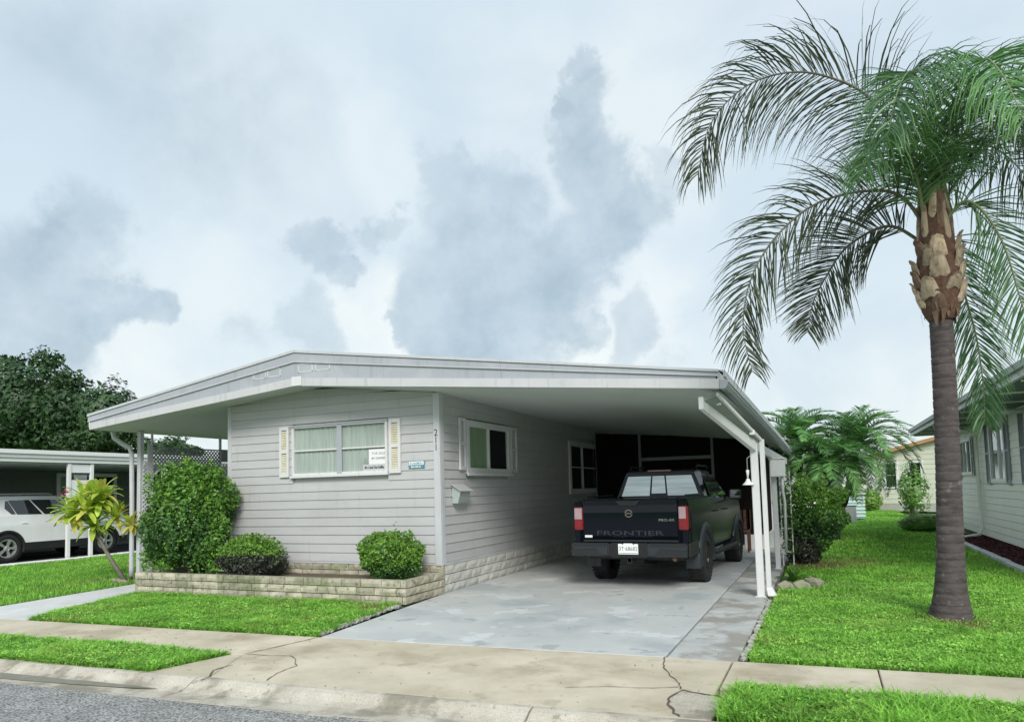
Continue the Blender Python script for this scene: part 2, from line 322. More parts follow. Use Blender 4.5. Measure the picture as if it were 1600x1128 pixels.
def npmesh(name, V, F, m, parent=None, val=None, kind=None, smooth=False):
    V = np.asarray(V, float).reshape(-1, 3); F = np.asarray(F, int); k = F.shape[1]
    if parent: V = V - np.array(OFF.get(parent.name, (0, 0, 0)))
    me = bpy.data.meshes.new(name); me.vertices.add(len(V)); me.vertices.foreach_set('co', V.ravel())
    me.loops.add(F.size); me.loops.foreach_set('vertex_index', F.ravel())
    me.polygons.add(len(F)); me.polygons.foreach_set('loop_start', np.arange(0, F.size, k))
    if smooth: me.polygons.foreach_set('use_smooth', np.ones(len(F), bool))
    me.update(calc_edges=True)
    if val is not None:
        a = me.attributes.new('v', 'FLOAT', 'POINT'); a.data.foreach_set('value', np.asarray(val, float).ravel())
    me.materials.append(m)
    return link(name, me, parent, kind)
def text(s_, size, m, parent, mtx, name='lettering', ext=.003, align='CENTER', sx=1.0):
    cu = bpy.data.curves.new(name, 'FONT'); cu.body = s_; cu.size = size; cu.extrude = ext; cu.align_x = align; cu.align_y = 'CENTER'; cu.resolution_u = 2
    t = bpy.data.objects.new('tmp_text', cu); C.objects.link(t)
    me = bpy.data.meshes.new_from_object(t); bpy.data.objects.remove(t); me.name = name
    off = Vector(OFF.get(parent.name, (0, 0, 0))) if parent else Vector((0, 0, 0))
    me.transform(Matrix.Translation(-off) @ mtx @ Matrix.Diagonal((sx, 1, 1, 1))); me.materials.clear(); me.materials.append(m)
    return link(name, me, parent)
def mtx(loc, xa, ya):
    xa = Vector(xa).normalized(); ya = Vector(ya).normalized(); za = xa.cross(ya)
    m = Matrix((xa, ya, za)).transposed().to_4x4(); m.translation = Vector(loc); return m
def ribbon(name, pts, wdt, z, m, parent=None, jit=.006):
    b = MB(); P = []
    fine = []
    for (a, c_) in zip(pts[:-1], pts[1:]):
        k = max(2, int(math.dist(a, c_) / .06))
        fine += [(a[0] + (c_[0] - a[0]) * i / k, a[1] + (c_[1] - a[1]) * i / k) for i in range(k)]
    fine.append(pts[-1]); fine = [(x + random.gauss(0, jit), y + random.gauss(0, jit)) for x, y in fine]
    for i, p in enumerate(fine):
        a = Vector(fine[max(0, i - 1)]); c_ = Vector(fine[min(len(fine) - 1, i + 1)]); t = (c_ - a).normalized(); n = Vector((-t.y, t.x))
        ww = wdt * random.uniform(.5, 1.3) / 2
        P.append((p[0] + n.x * ww, p[1] + n.y * ww, z(p[0], p[1]) if callable(z) else z)); P.append((p[0] - n.x * ww, p[1] - n.y * ww, z(p[0], p[1]) if callable(z) else z))
    b.v = P; b.f = [(2 * i, 2 * i + 1, 2 * i + 3, 2 * i + 2) for i in range(len(fine) - 1)]
    return b.build(name, m, parent)
def inpoly(x, y, poly):
    c_ = np.zeros(x.shape, bool); n = len(poly)
    for i in range(n):
        x1, y1 = poly[i]; x2, y2 = poly[(i + 1) % n]
        if y1 == y2: continue
        k = ((y1 > y) != (y2 > y)) & (x < (x2 - x1) * (y - y1) / (y2 - y1) + x1); c_ ^= k
    return c_

def leafcloud(name, pts, nrm_, size, m, parent, seed=0, aspect=1.8, kind='stuff', jitter=.9, val=None):
    r = np.random.default_rng(seed); n = len(pts); d = nrm_ + r.normal(0, jitter, (n, 3)); d /= np.linalg.norm(d, axis=1)[:, None] + 1e-9
    a = np.cross(d, r.normal(0, 1, (n, 3))); a /= np.linalg.norm(a, axis=1)[:, None] + 1e-9; b_ = np.cross(d, a)
    s_ = (size * r.uniform(.6, 1.3, n))[:, None]; A = a * s_ * .5; B = b_ * s_ * .5 / aspect; up = d * s_ * .12
    V = np.stack([pts - A, pts + B - up, pts + A, pts - B - up], 1); i = np.arange(n) * 4
    F = np.concatenate([np.stack([i, i + 1, i + 2], 1), np.stack([i, i + 2, i + 3], 1)])
    vv = np.clip(r.normal(.5, .2, n) + (val if val is not None else 0), 0, 1)
    return npmesh(name, V, F, m, parent, np.repeat(vv, 4), kind)

# ------------------------------------------------------------------ the setting: ground, street, curb, sidewalk, lawns
st = lambda x: .047 * x
def sheet(name, poly, z, m, thick=0, parent=None):
    b = MB()
    if thick: b.prism([(p[0], p[1]) for p in poly], z - thick, z, lambda u, n, zz: (u, zz, n))
    else: b.quad(*[(p[0], p[1], z) for p in poly])
    return b
def struct(o): o['kind'] = 'structure'; return o
struct(sheet('ground', [(-500, -400), (500, -400), (500, 600), (-500, 600)], -.13, TURF).build('ground', TURF))
struct(sheet('street', [(-120, -4 + st(-120)), (120, -4 + st(120)), (120, 4.49 + st(120)), (-120, 4.49 + st(-120))], -.055, ASPH).build('street', ASPH))
# rolled curb in sections
curb = struct(bpy.data.objects.new('curb', None)); C.objects.link(curb)
prof = [(4.46, -.052), (4.55, -.062), (4.70, -.066), (4.78, -.045), (4.84, -.012), (4.89, .004), (4.945, .003), (4.95, -.02)]
xs = [-46, -16, -13, -10, -7.3, -5.07, -2.0, 1.0, 4, 20, 50]
for a, c_ in zip(xs[:-1], xs[1:]):
    b = MB(); a_, b_ = a + .008, c_ - .008; n = max(2, int((c_ - a) / .25)) if c_ - a < 5 else 3
    for i in range(n + 1):
        x = a_ + (b_ - a_) * i / n
        sk = .0
        for (y, z) in prof + [(4.95, -.2), (4.46, -.2)]: b.v.append((x + (4.9 - y) * -.35 * 0, y + st(x), z + (random.gauss(0, .002) if z > -.1 else 0)))
    k = len(prof) + 2
    for i in range(n):
        for j in range(k): b.f.append((i * k + j, i * k + (j + 1) % k, (i + 1) * k + (j + 1) % k, (i + 1) * k + j))
    b.f.append(tuple(range(k))); b.f.append(tuple(n * k + j for j in reversed(range(k))))
    b.build('curb_section', CURB, curb, smooth=False)
struct(MB().quad(*[(x, y + st(x), -.0575) for x, y in [(-9.5, 4.54), (-7.4, 4.56), (-6.4, 4.60), (-5.7, 4.65), (-5.3, 4.71), (-5.9, 4.755), (-7.2, 4.755), (-9.5, 4.75)]]).build('puddle', PUD))
# pavement
swf = lambda x: 5.74 + .047 * x + (0 if x > -3 else -.0)
swb = lambda x: 6.655 + .047 * x
side = struct(bpy.data.objects.new('sidewalk', None)); C.objects.link(side)
jo = [-40, -22, -17, -14, -11.3, -8.4, -5.36]
def slab(x0, x1, y0, y1, m, par, z=0, skew=0):
    b = MB(); g = .006
    P = [(x0 + g, y0(x0)), (x1 - g, y0(x1)), (x1 - g, y1(x1)), (x0 + g, y1(x0))]
    b.hexa([(p[0], p[1], z - .1) for p in P] + [(p[0], p[1], z) for p in P]); return b.build('slab', m, par, bevel=.006)
for a, c_ in zip(jo[:-1], jo[1:]): slab(a, c_, swf, swb, CONC3, side)
for a, c_ in [(-.83, .31), (.31, 2.2), (2.2, 4.2), (4.2, 8), (8, 40)]: slab(a, c_, swf, swb, CONC3, side)
apron = struct(bpy.data.objects.new('driveway_apron', None)); C.objects.link(apron)
def pslab(P, m, par, name='slab', z=0, bev=.006):
    return MB().prism(P, z - .1, z, lambda u, n, zz: (u, zz, n)).build(name, m, par, bevel=bev)
cy = lambda x: 4.953 + .047 * x
pslab([(-5.355, swb(-5.355)), (-5.36, swf(-5.36)), (-5.0, cy(-5.0)), (-.80, cy(-.80)), (-.842, swf(-.842) - .012), (-.842, swb(-.842))], CONC3, apron)
pslab([(-1.09, 5.55), (-1.12, 5.38), (-1.10, 5.18), (-1.02, 5.0), (-.98, cy(-.98) + .01), (-.78, cy(-.78) + .01), (-.74, 5.44)], CURB, apron, z=.004)
# covering the wedge left of the apron
pslab([(-5.70, cy(-5.7)), (-5.01, cy(-5.01)), (-5.365, swf(-5.365) - .006), (-5.5, swf(-5.5) - .006)], CONC3, apron)
ck = struct(bpy.data.objects.new('pavement_cracks', None)); C.objects.link(ck)
for pts, wd in [([(-5.14, 5.12), (-5.15, 4.9), (-5.0, 4.72), (-4.98, 4.6)], .014),
                ([(-5.33, 5.50), (-5.1, 5.52), (-4.86, 5.58), (-4.72, 5.50), (-4.52, 5.27), (-4.50, 5.0), (-4.42, 4.78)], .009),
                ([(-5.17, 6.43), (-5.2, 6.2), (-5.28, 5.85), (-5.36, 5.52)], .014),
                ([(-1.43, 6.58), (-1.35, 6.2), (-1.22, 5.9), (-1.12, 5.68)], .011), ([(-1.95, 5.36), (-1.6, 5.50), (-1.36, 5.53), (-1.12, 5.64)], .008),
                ([(-.76, 5.46), (-1.08, 5.57), (-1.13, 5.38), (-1.11, 5.18), (-1.03, 5.0), (-.99, 4.93)], .018), ([(-1.12, 5.66), (-1.10, 5.57)], .01)]:
    ribbon('crack', pts, wd, .0055, CRACK, ck)
ribbon('crack', [(-5.5, 4.72), (-5.2, 4.66), (-4.5, 4.67), (-3.5, 4.72), (-2.4, 4.77), (-1.6, 4.81), (.2, 4.9)], .016, lambda x, y: -.0535, CRACK, ck, .004)
# driveway
drv = struct(bpy.data.objects.new('driveway', None)); C.objects.link(drv)
pslab([(-5.16, swb(-5.16) + .008), (-1.43, swb(-1.43) + .008), (-1.43, 17.75), (-5.44, 17.75), (-5.44, 9.6), (-5.44, 8.66)][:2] + [(-1.43, 17.75), (-5.44, 9.7)], CONC, drv)
pslab([(-5.44, 9.708), (-1.43, 17.75), (-1.44, 17.76), (-5.44, 17.76)], CONC, drv)
for y0, y1 in [(swb(-1.4) + .008, 9.1), (9.108, 11.6), (11.608, 14.2), (14.208, 17.0), (17.008, 23)]:
    pslab([(-1.405, y0), (-.80, y0), (-.80, y1), (-1.405, y1)], CONC2, drv)
struct(sheet('porch_path', [(-11.5, 6.12), (-9.86, swb(-9.86) + .01), (-10.72, 8.5), (-10.75, 9.9), (-12.0, 9.9), (-11.85, 9.3)], -.002, CONC4, .1).build('porch_path', CONC4, bevel=.01))
struct(sheet('porch_slab', [(-12.0, 9.91), (-9.85, 9.91), (-9.85, 22), (-12.0, 22)], 0.0, CONC4, .1).build('porch_slab', CONC4))
# neighbour carport slab with pale edging
struct(sheet('neighbour_driveway', [(-24, 4.0), (-18.9, 4.3), (-18.9, 30), (-24, 30)], -.01, ASPH, .1).build('neighbour_driveway', mat('old_asphalt', (.06, .065, .07), rough=.8, scale=3, bump=.4)))
e = thing('concrete_edging', 'white painted edging between left lawn and dark carport floor', 'edging', (-18.8, 9, 0))
for i in range(34):
    y = 6 + i * .6; MB().box(-18.9, -18.68, y + .01, y + .59 , -.1, .05 + random.uniform(-.01, .01)).build('edging_block', WHITE, e, bevel=.02)

# lawns: polygons, each with turf sheet + blades
LAWNS = dict(
    right=[(-.70, swb(-.7) + .01), (2.95, swb(2.95) + .01), (2.95, 26), (3.2, 45), (-.5, 45), (-.72, 24)],
    front=[(-9.80, swb(-9.8) + .01), (-5.22, swb(-5.22) + .01), (-5.50, 8.52), (-10.66, 8.49)],
    left=[(-18.65, 5.85), (-11.6, 6.13), (-11.86, 9.3), (-12.05, 9.9), (-12.05, 24), (-18.65, 30)],
    vergel=[(-30, 5.745 + st(-30)), (-30, 4.96 + st(-30)), (-5.70, 4.96 + st(-5.7)), (-5.5, swf(-5.5) - .01), (-8, swf(-8) - .01)],
    verger=[(-.74, 4.96 + st(-.74)), (12, 4.96 + st(12)), (12, swf(12) - .01), (-.70, swf(-.7) - .01)])
TURFO = {}
for k_, P in LAWNS.items():
    o = struct(MB().quad(*[(p[0], p[1], -.012) for p in P]).build('lawn', TURF)); TURFO[k_] = o
struct(MB().quad((-60, 40, -.02), (60, 40, -.02), (60, 120, -.02), (-60, 120, -.02)).build('far_lawn', TURF))
def vnoise(x, y, s, seed):
    r = np.random.default_rng(seed); g = r.random((64, 64)); X = x * s; Y = y * s; xi = np.floor(X).astype(int); yi = np.floor(Y).astype(int); fx = X - xi; fy = Y - yi
    fx = fx * fx * (3 - 2 * fx); fy = fy * fy * (3 - 2 * fy)
    G = lambda a, b_: g[a % 64, b_ % 64]
    return (G(xi, yi) * (1 - fx) + G(xi + 1, yi) * fx) * (1 - fy) + (G(xi, yi + 1) * (1 - fx) + G(xi + 1, yi + 1) * fx) * fy
BARE = [(1.2, 9.05, .55, .9), (2.5, 8.0, .5, .8), (2.9, 7.3, .6, .8), (-5.7, 8.1, .45, 1), (-5.9, 8.35, .5, .8), (-7.9, 6.6, .3, .6), (-9.2, 6.45, .25, .7), (-.1, 14.7, .8, .95), (.35, 15.3, .7, .7), (3.0, 14, .6, .6), (-12.9, 9.8, .7, .7), (1.9, 7.0, .3, .7), (-.3, 11.6, .5, .5)]
def blades(name, poly, dens, h, wd, m, par, xr, yr, label_kind='stuff', bare=True, lean=.5, seed=1, z0=-.014, inv=False):
    r = np.random.default_rng(seed); A = (xr[1] - xr[0]) * (yr[1] - yr[0]); n = int(A * dens)
    x = r.uniform(*xr, n); y = r.uniform(*yr, n); k = inpoly(x, y, poly)
    pn = vnoise(x, y, 2.2, 5) * .6 + vnoise(x, y, 7, 6) * .4
    if bare:
        p = np.ones(n)
        for (bx, by, br, ba) in BARE: 
            d = np.hypot(x - bx, y - by) / br + (pn - .5) * 1.0; p = np.minimum(p, 1 - ba * np.clip(1.3 - d, 0, 1))
        if inv: k &= (r.random(n) > p)
        else: k &= (r.random(n) < p)
    k &= (r.random(n) < .55 + .9 * pn)
    x = x[k]; y = y[k]; pn = pn[k]; n = len(x)
    # only what the lens or a step beside it could see
    cx = -.4 * x + .914 * y; rx = .915 * x + .402 * y; kk = (cx > 1) & (np.abs(rx) < cx * .95 + 1.2); x = x[kk]; y = y[kk]; pn = pn[kk]; n = len(x)
    hh = h * (.45 + .9 * r.random(n)) * (.6 + .8 * pn); a = r.uniform(0, 2 * np.pi, n); ln = lean * (.3 + r.random(n)) * hh
    w2 = wd * (.7 + .6 * r.random(n)) / 2; da = a + np.pi / 2 + r.normal(0, .5, n)
    ux, uy = np.cos(a) * w2, np.sin(a) * w2; lx, ly = np.cos(da) * ln, np.sin(da) * ln
    z = np.full(n, z0); V = np.stack([np.stack([x - ux, y - uy, z], 1), np.stack([x + ux, y + uy, z], 1),
        np.stack([x + ux * .9 + lx * .45, y + uy * .9 + ly * .45, z + hh * .62], 1), np.stack([x - ux * .9 + lx * .45, y - uy * .9 + ly * .45, z + hh * .62], 1),
        np.stack([x + lx * 1.25, y + ly * 1.25, z + hh * (.95 - .25 * r.random(n))], 1)], 1)
    b_ = np.arange(n) * 5
    F = np.concatenate([np.stack([b_, b_ + 1, b_ + 2], 1), np.stack([b_, b_ + 2, b_ + 3], 1), np.stack([b_ + 3, b_ + 2, b_ + 4], 1)])
    val = np.repeat(np.clip(r.normal(.5, .22, n) + (pn - .5) * .5, 0, 1), 5)
    o = npmesh(name, V, F, m, None, val, 'stuff'); return o
G_ = lambda *a, **k: tag(blades('grass', *a, **k))
def grass(k, dens, h, wd, xr, yr, lab, **kw):
    o = blades('grass', LAWNS[k], dens, h, wd, GRASS, None, xr, yr, **kw); tag(o, lab, 'grass'); return o
grass('right', 8000, .055, .010, (-.75, 3.2), (6.5, 10), 'bright green grass around the foot of the tall palm', seed=2, lean=1.1)
grass('right', 3200, .055, .013, (-.75, 3.2), (10, 16), 'mown grass beside the carport posts and hedge', seed=3)
grass('right', 700, .07, .02, (-.8, 3.4), (16, 45), 'far strip of grass between the two houses', seed=4)
grass('front', 8000, .065, .010, (-10.7, -5), (6.1, 8.6), 'lush grass patch in front of the stone planter', seed=5, lean=1.2)
grass('left', 1500, .06, .010, (-18.7, -11.5), (5.8, 24), 'wide lawn left of the white path', seed=6)
grass('vergel', 9500, .065, .010, (-12, -5.3), (4.2, 5.6), 'grass verge strip between left sidewalk and curb', seed=7, lean=1.2)
grass('verger', 10000, .09, .009, (-.8, 2.4), (4.7, 6), 'long grass verge at the bottom right by the curb', seed=8, lean=1.0)
tag(blades('dry_grass', LAWNS['right'], 2200, .06, .006, DRYG, None, (-.75, 3.2), (6.5, 17), inv=True, seed=9), 'dry brown grass in the worn patches of right lawn', 'grass')
tag(blades('dry_grass', LAWNS['front'], 2200, .06, .006, DRYG, None, (-10.7, -5), (6.1, 8.6), inv=True, seed=10), 'dry brown grass at the planter corner by the driveway', 'grass')
WEED = mat('weed_leaf', (.21, .47, .07), (.36, .64, .12), rough=.5, scale=2.5, attr=.6, trans=.3, spec=.3)
def weeds(k, n, xr, yr, size, zt, seed, lab):
    r_ = np.random.default_rng(seed); x = r_.uniform(*xr, n); y = r_.uniform(*yr, n); kk = inpoly(x, y, LAWNS[k]); pn = vnoise(x, y, 3.5, 15) * .6 + vnoise(x, y, 11, 16) * .4; p = np.ones(n)
    for (bx, by, br, ba) in BARE: p = np.minimum(p, 1 - ba * np.clip(1.3 - np.hypot(x - bx, y - by) / br, 0, 1))
    kk &= (r_.random(n) < p * np.clip((pn - .28) * 2.6, .05, 1)); x = x[kk]; y = y[kk]; pn = pn[kk]; z = r_.uniform(.01, 1, len(x)) * zt * (.35 + pn)
    pts = np.stack([x, y, z], 1); nr = np.stack([r_.normal(0, .4, len(x)), r_.normal(-.15, .4, len(x)), np.ones(len(x))], 1)
    tag(leafcloud('ground_cover', pts, nr, size, WEED, None, seed, aspect=2.2, jitter=.45, val=(pn - .5) * .5), lab, 'ground cover')
# edge stones beside the driveway
def stone_mesh(seed, m):
    r = random.Random(seed); bm = bmesh.new(); bmesh.ops.create_icosphere(bm, subdivisions=1, radius=1)
    for v in bm.verts: v.co *= r.uniform(.75, 1.15)
    me = bpy.data.meshes.new('stone'); bm.to_mesh(me); bm.free(); me.materials.append(m); return me
weeds('front', 60000, (-10.7, -5), (6.1, 8.6), .032, .055, 71, 'leafy ground cover mixed in the front grass patch')
weeds('vergel', 60000, (-11, -5.3), (4.5, 5.6), .030, .06, 72, 'leafy ground cover in the left verge strip')
weeds('verger', 36000, (-.8, 2.6), (4.9, 6), .028, .07, 73, 'leafy ground cover in the bottom right verge')
weeds('right', 110000, (-.75, 3.1), (6.5, 12), .030, .05, 74, 'leafy ground cover around the tall palm')
for i, (x, y, a_, b_) in enumerate(((1.25, 9.05, .62, .34), (2.75, 7.4, .55, .25), (-5.75, 8.15, .32, .3), (-.25, 14.6, .75, .6), (-12.8, 9.75, .8, .45), (2.2, 8.3, .35, .15), (-7.9, 6.52, .35, .1))):
    P = [(x + a_ * (1 + random.uniform(-.25, .25)) * math.cos(t_ * .35), y + b_ * (1 + random.uniform(-.25, .25)) * math.sin(t_ * .35)) for t_ in range(18)]
    struct(MB().quad(*[(p[0], p[1], -.0085 + i * .0002) for p in P]).build('bare_soil', SOIL))
SM = [stone_mesh(i, SHELL) for i in range(5)]; RM = [stone_mesh(20 + i, ROCK) for i in range(5)]
def edge_row(x0, y0, x1, y1, label, s=.05, gap=.085):
    t = thing('edging_stones', label, 'edging', (x0, y0, 0)); d = math.dist((x0, y0), (x1, y1)); n = int(d / gap)
    for i in range(n):
        f = (i + .5) / n; o = link('stone', random.choice(SM), t); o.location = (x0 + (x1 - x0) * f + random.gauss(0, .01) - OFF[t.name][0], y0 + (y1 - y0) * f + random.gauss(0, .01) - OFF[t.name][1], 0)
        ss = s * random.uniform(.7, 1.15); o.scale = (ss * 1.1, ss, ss * .6); o.rotation_euler = (0, 0, random.uniform(0, 6))
edge_row(-5.26, 6.5, -5.50, 8.5, 'row of small pale stones along the left side of driveway', .055)
edge_row(-.75, 6.7, -.76, 10.2, 'row of small pale stones along the right concrete strip', .04)

lt = [(random.uniform(-5.2, -.9), random.uniform(4.95, 6.9)) for _ in range(45)] + [(random.uniform(-9, -5.4), random.uniform(5.5, 6.1)) for _ in range(30)] + [(random.uniform(-8, 0), random.uniform(4.5, 4.85)) for _ in range(60)] + [(random.uniform(-5, -1), random.uniform(7, 11)) for _ in range(14)]
lp_ = np.array([(x, y, .008 if y > 4.9 + st(x) else -.05) for x, y in lt]); tag(leafcloud('leaf_litter', lp_, np.tile([0, 0, 1.0], (len(lp_), 1)), .022, mat('dead_leaf', (.16, .10, .05), (.30, .22, .11), rough=.8), None, 55, jitter=.3), 'scattered dead leaves and bits on driveway and curb', 'leaf litter', kind='stuff')
# ------------------------------------------------------------------ bricks
def brick_mesh(seed, bw, bh, dp, m):
    r = random.Random(seed); b = MB(); nu, nz_ = 4, 2; g = .0
    for i in range(nu + 1):
        for j in range(nz_ + 1):
            u = -bw / 2 + bw * i / nu; z = -bh / 2 + bh * j / nz_; edge = i in (0, nu) or j in (0, nz_)
            b.v.append((u + r.gauss(0, .002), -dp / 2 - (r.uniform(0, .003) if edge else r.uniform(.006, .018)), z + r.gauss(0, .0015)))
    for i in range(nu):
        for j in range(nz_): a = i * (nz_ + 1) + j; b.f.append((a, a + nz_ + 1, a + nz_ + 2, a + 1))
    k = len(b.v)
    for (u, z) in ((-bw / 2, -bh / 2), (bw / 2, -bh / 2), (bw / 2, bh / 2), (-bw / 2, bh / 2)): b.v.append((u, dp / 2, z))
    c0, c1, c2, c3 = 0, nu * (nz_ + 1), nu * (nz_ + 1) + nz_, nz_
    b.f.append(tuple([i * (nz_ + 1) for i in range(nu + 1)][::-1]) + (k, k + 1)); b.f.append(tuple([i * (nz_ + 1) + nz_ for i in range(nu + 1)]) + (k + 2, k + 3))
    b.f.append(tuple(range(nz_ + 1)) + (k + 3, k)); b.f.append(tuple([nu * (nz_ + 1) + j for j in range(nz_ + 1)][::-1]) + (k + 1, k + 2)); b.f.append((k, k + 3, k + 2, k + 1))
    me = bpy.data.meshes.new('brick'); me.from_pydata(b.v, [], b.f)
    bm = bmesh.new(); bm.from_mesh(me); bmesh.ops.recalc_face_normals(bm, faces=bm.faces); bm.to_mesh(me); bm.free(); me.materials.append(m); return me
def lay(parent, p0, p1, z0, rows, bw, bh, dp, meshes, zskip=None):
    ox, oy, oz = OFF.get(parent.name, (0, 0, 0)); d = Vector((p1[0] - p0[0], p1[1] - p0[1])); Ln = d.length; d.normalize(); rot = math.atan2(d.y, d.x)
    for r_ in range(rows):
        u = -(bw / 2 if r_ % 2 else 0) - random.uniform(0, .04)
        while u < Ln - .02:
            wj = bw * random.uniform(.9, 1.12); a = max(u, 0); c_ = min(u + wj, Ln)
            if c_ - a > .05:
                mid = (a + c_) / 2; o = link('brick', random.choice(meshes), parent)
                o.location = (p0[0] + d.x * mid - ox, p0[1] + d.y * mid - oy, z0 + bh * (r_ + .5) - oz); o.rotation_euler = (0, 0, rot)
                o.scale = ((c_ - a - .012) / (bw - .0), 1, (bh - .010) / bh)
            u += wj
PB = [brick_mesh(i, .33, .11, .10, BRK) for i in range(6)]
HB = [brick_mesh(30 + i, .37, .115, .06, BRK) for i in range(5)]
SB = [brick_mesh(50 + i, .40, .15, .06, BRK2) for i in range(5)]

planter = thing('stone_planter', 'low planter wall of pale stone bricks around the front bushes', 'planter', (-8.1, 8.6, 0))
lay(planter, (-10.76, 8.61), (-5.41, 8.61), 0, 3, .33, .113, .10, PB)
lay(planter, (-5.46, 8.665), (-5.46, 9.66), 0, 3, .33, .113, .10, PB)
lay(planter, (-10.72, 9.66), (-10.72, 8.68), 0, 3, .33, .113, .10, PB)
for bx in ((-10.7, -5.5, 8.585, 8.635), (-5.50, -5.46, 8.63, 9.66), (-10.75, -10.69, 8.6, 9.66)):
    MB().box(*bx, -.05, .325).build('mortar_core', MORT, planter)
MB().box(-10.66, -5.52, 8.67, 9.66, -.05, .25).build('planting_soil', SOIL, planter)

# ------------------------------------------------------------------ the house
FY, SX = 9.70, -5.48
FR = lambda u, n, z: (u, FY - n, z)
SR = lambda u, n, z: (SX + n, u, z)
ceil_z = lambda x, y: (3.11 - (x + 5.48) * (.087 if x > -5.48 else -.0) if x > -5.48 else (3.11 + (-5.48 - x) * .115 if x > -7.77 else 3.373 - (-7.77 - x) * .094)) - max(0, y - 9.7) * .011 
house = thing('mobile_home', 'low grey sided mobile home with shallow gable roof and attached carport', 'house', (-7.6, 13, 0))
MB().box(-9.80, SX - .03, FY + .03, 26, .44, 3.02).build('wall', SID, house)
MB().box(-9.78, SX - .06, FY + .06, 26, -.05, .44).build('foundation', MORT, house)
CO = .145
def siding(parent, fr, u0, u1, z0, z1, top, openings, m, co=CO, dz=.014, name='siding_board'):
    n = int(round((z1 - z0) / co))
    for i in range(n):
        a, c_ = z0 + i * co, z0 + (i + 1) * co; segs = [(u0, u1)]
        for (o0, o1, oz0, oz1) in openings:
            if a < oz1 - .01 and c_ > oz0 + .01:
                ns_ = []
                for (s0, s1) in segs:
                    if o1 <= s0 or o0 >= s1: ns_.append((s0, s1)); continue
                    if o0 - s0 > .03: ns_.append((s0, o0))
                    if s1 - o1 > .03: ns_.append((o1, s1))
                segs = ns_
        for (s0, s1) in segs:
            k = max(1, int((s1 - s0) / .6)) if top else 1; us = [s0 + (s1 - s0) * j / k for j in range(k + 1)]
            tp = [min(c_, top(u)) if top else c_ for u in us]
            if max(tp) < a + .02: continue
            b = MB()
            for u, t_ in zip(us, tp):
                t_ = max(t_, a + .004); dd = .004 + dz * (1 - (t_ - a) / co)
                b.v += [fr(u, -.03, a + .0015), fr(u, dz, a + .0015), fr(u, dz + .003, a + .008), fr(u, dd, t_ - .0005), fr(u, -.03, t_ - .0005)]
            for j in range(len(us) - 1):
                for q_ in range(5): b.f.append((j * 5 + q_, j * 5 + (q_ + 1) % 5, (j + 1) * 5 + (q_ + 1) % 5, (j + 1) * 5 + q_))
            b.f.append((0, 1, 2, 3, 4)); b.f.append(tuple(len(b.v) - 1 - q_ for q_ in range(5)))
            b.build(name, m, parent)
FW = (-8.36, -6.42, 1.88, 2.74); W1 = (10.55, 12.35, 1.84, 2.74); W2 = (15.75, 17.9, 1.42, 2.67)
siding(house, FR, -9.76, -5.56, .45, 3.5, lambda u: ceil_z(u, 9.7) - .005, [FW], SID)
siding(house, SR, 9.74, 18.6, .45, 3.2, lambda u: ceil_z(-5.479, u) - .005, [W1, W2], SID)
MB().box(-5.575, SX + .022, -.022, .03, .42, 3.10, FR).build('corner_trim', TRIMG, house, bevel=.003)
MB().box(9.702, 9.80, 0, .024, .42, 3.10, SR).build('corner_trim', TRIMG, house, bevel=.003)
MB().box(-9.83, -9.74, -.03, .022, .42, 3.18, FR).build('corner_trim', TRIMG, house, bevel=.003)
MB().box(9.80, 18.6, 0, .02, .415, .45, SR).build('starter_strip', TRIMG, house)
MB().box(-9.74, -5.575, 0, .02, .425, .449, FR).build('starter_strip', TRIMG, house)
lay(house, (-9.8, FY + .02), (-5.45, FY + .02), .09, 3, .37, .115, .06, HB)
lay(house, (SX - .02, 9.72), (SX - .02, 17.8), -.03, 3, .40, .15, .06, SB)

def louvres(b, fr, u0, u1, z0, z1, n0, step=.028):
    k = int((z1 - z0) / step)
    for i in range(k):
        z = z0 + (i + .1) * step
        b.v += [fr(u0, n0 + .012, z), fr(u1, n0 + .012, z), fr(u1, n0 - .004, z + step * .85), fr(u0, n0 - .004, z + step * .85), fr(u0, n0 + .004, z - .003), fr(u1, n0 + .004, z - .003)]
        q = len(b.v) - 6; b.f += [(q, q + 1, q + 2, q + 3), (q, q + 1, q + 5, q + 4)]
def shutter(parent, fr, u0, u1, z0, z1, m, ml, n0=.02):
    b = MB(); s_ = min(.045, (u1 - u0) * .22); zm = (z0 + z1) / 2
    for bx in ((u0, u0 + s_, z0, z1), (u1 - s_, u1, z0, z1), (u0 + s_, u1 - s_, z1 - .06, z1), (u0 + s_, u1 - s_, z0, z0 + .06), (u0 + s_, u1 - s_, zm - .025, zm + .025)): b.box(bx[0], bx[1], n0, n0 + .03, bx[2], bx[3], fr)
    o = b.build('shutter', m, parent)
    for (za, zb_) in ((z0 + .06, zm - .025), (zm + .025, z1 - .06)):
        o2 = MB(); louvres(o2, fr, u0 + s_, u1 - s_, za, zb_, n0 + .008); o2.build('louvres', ml, o, kind='stuff')
    return o
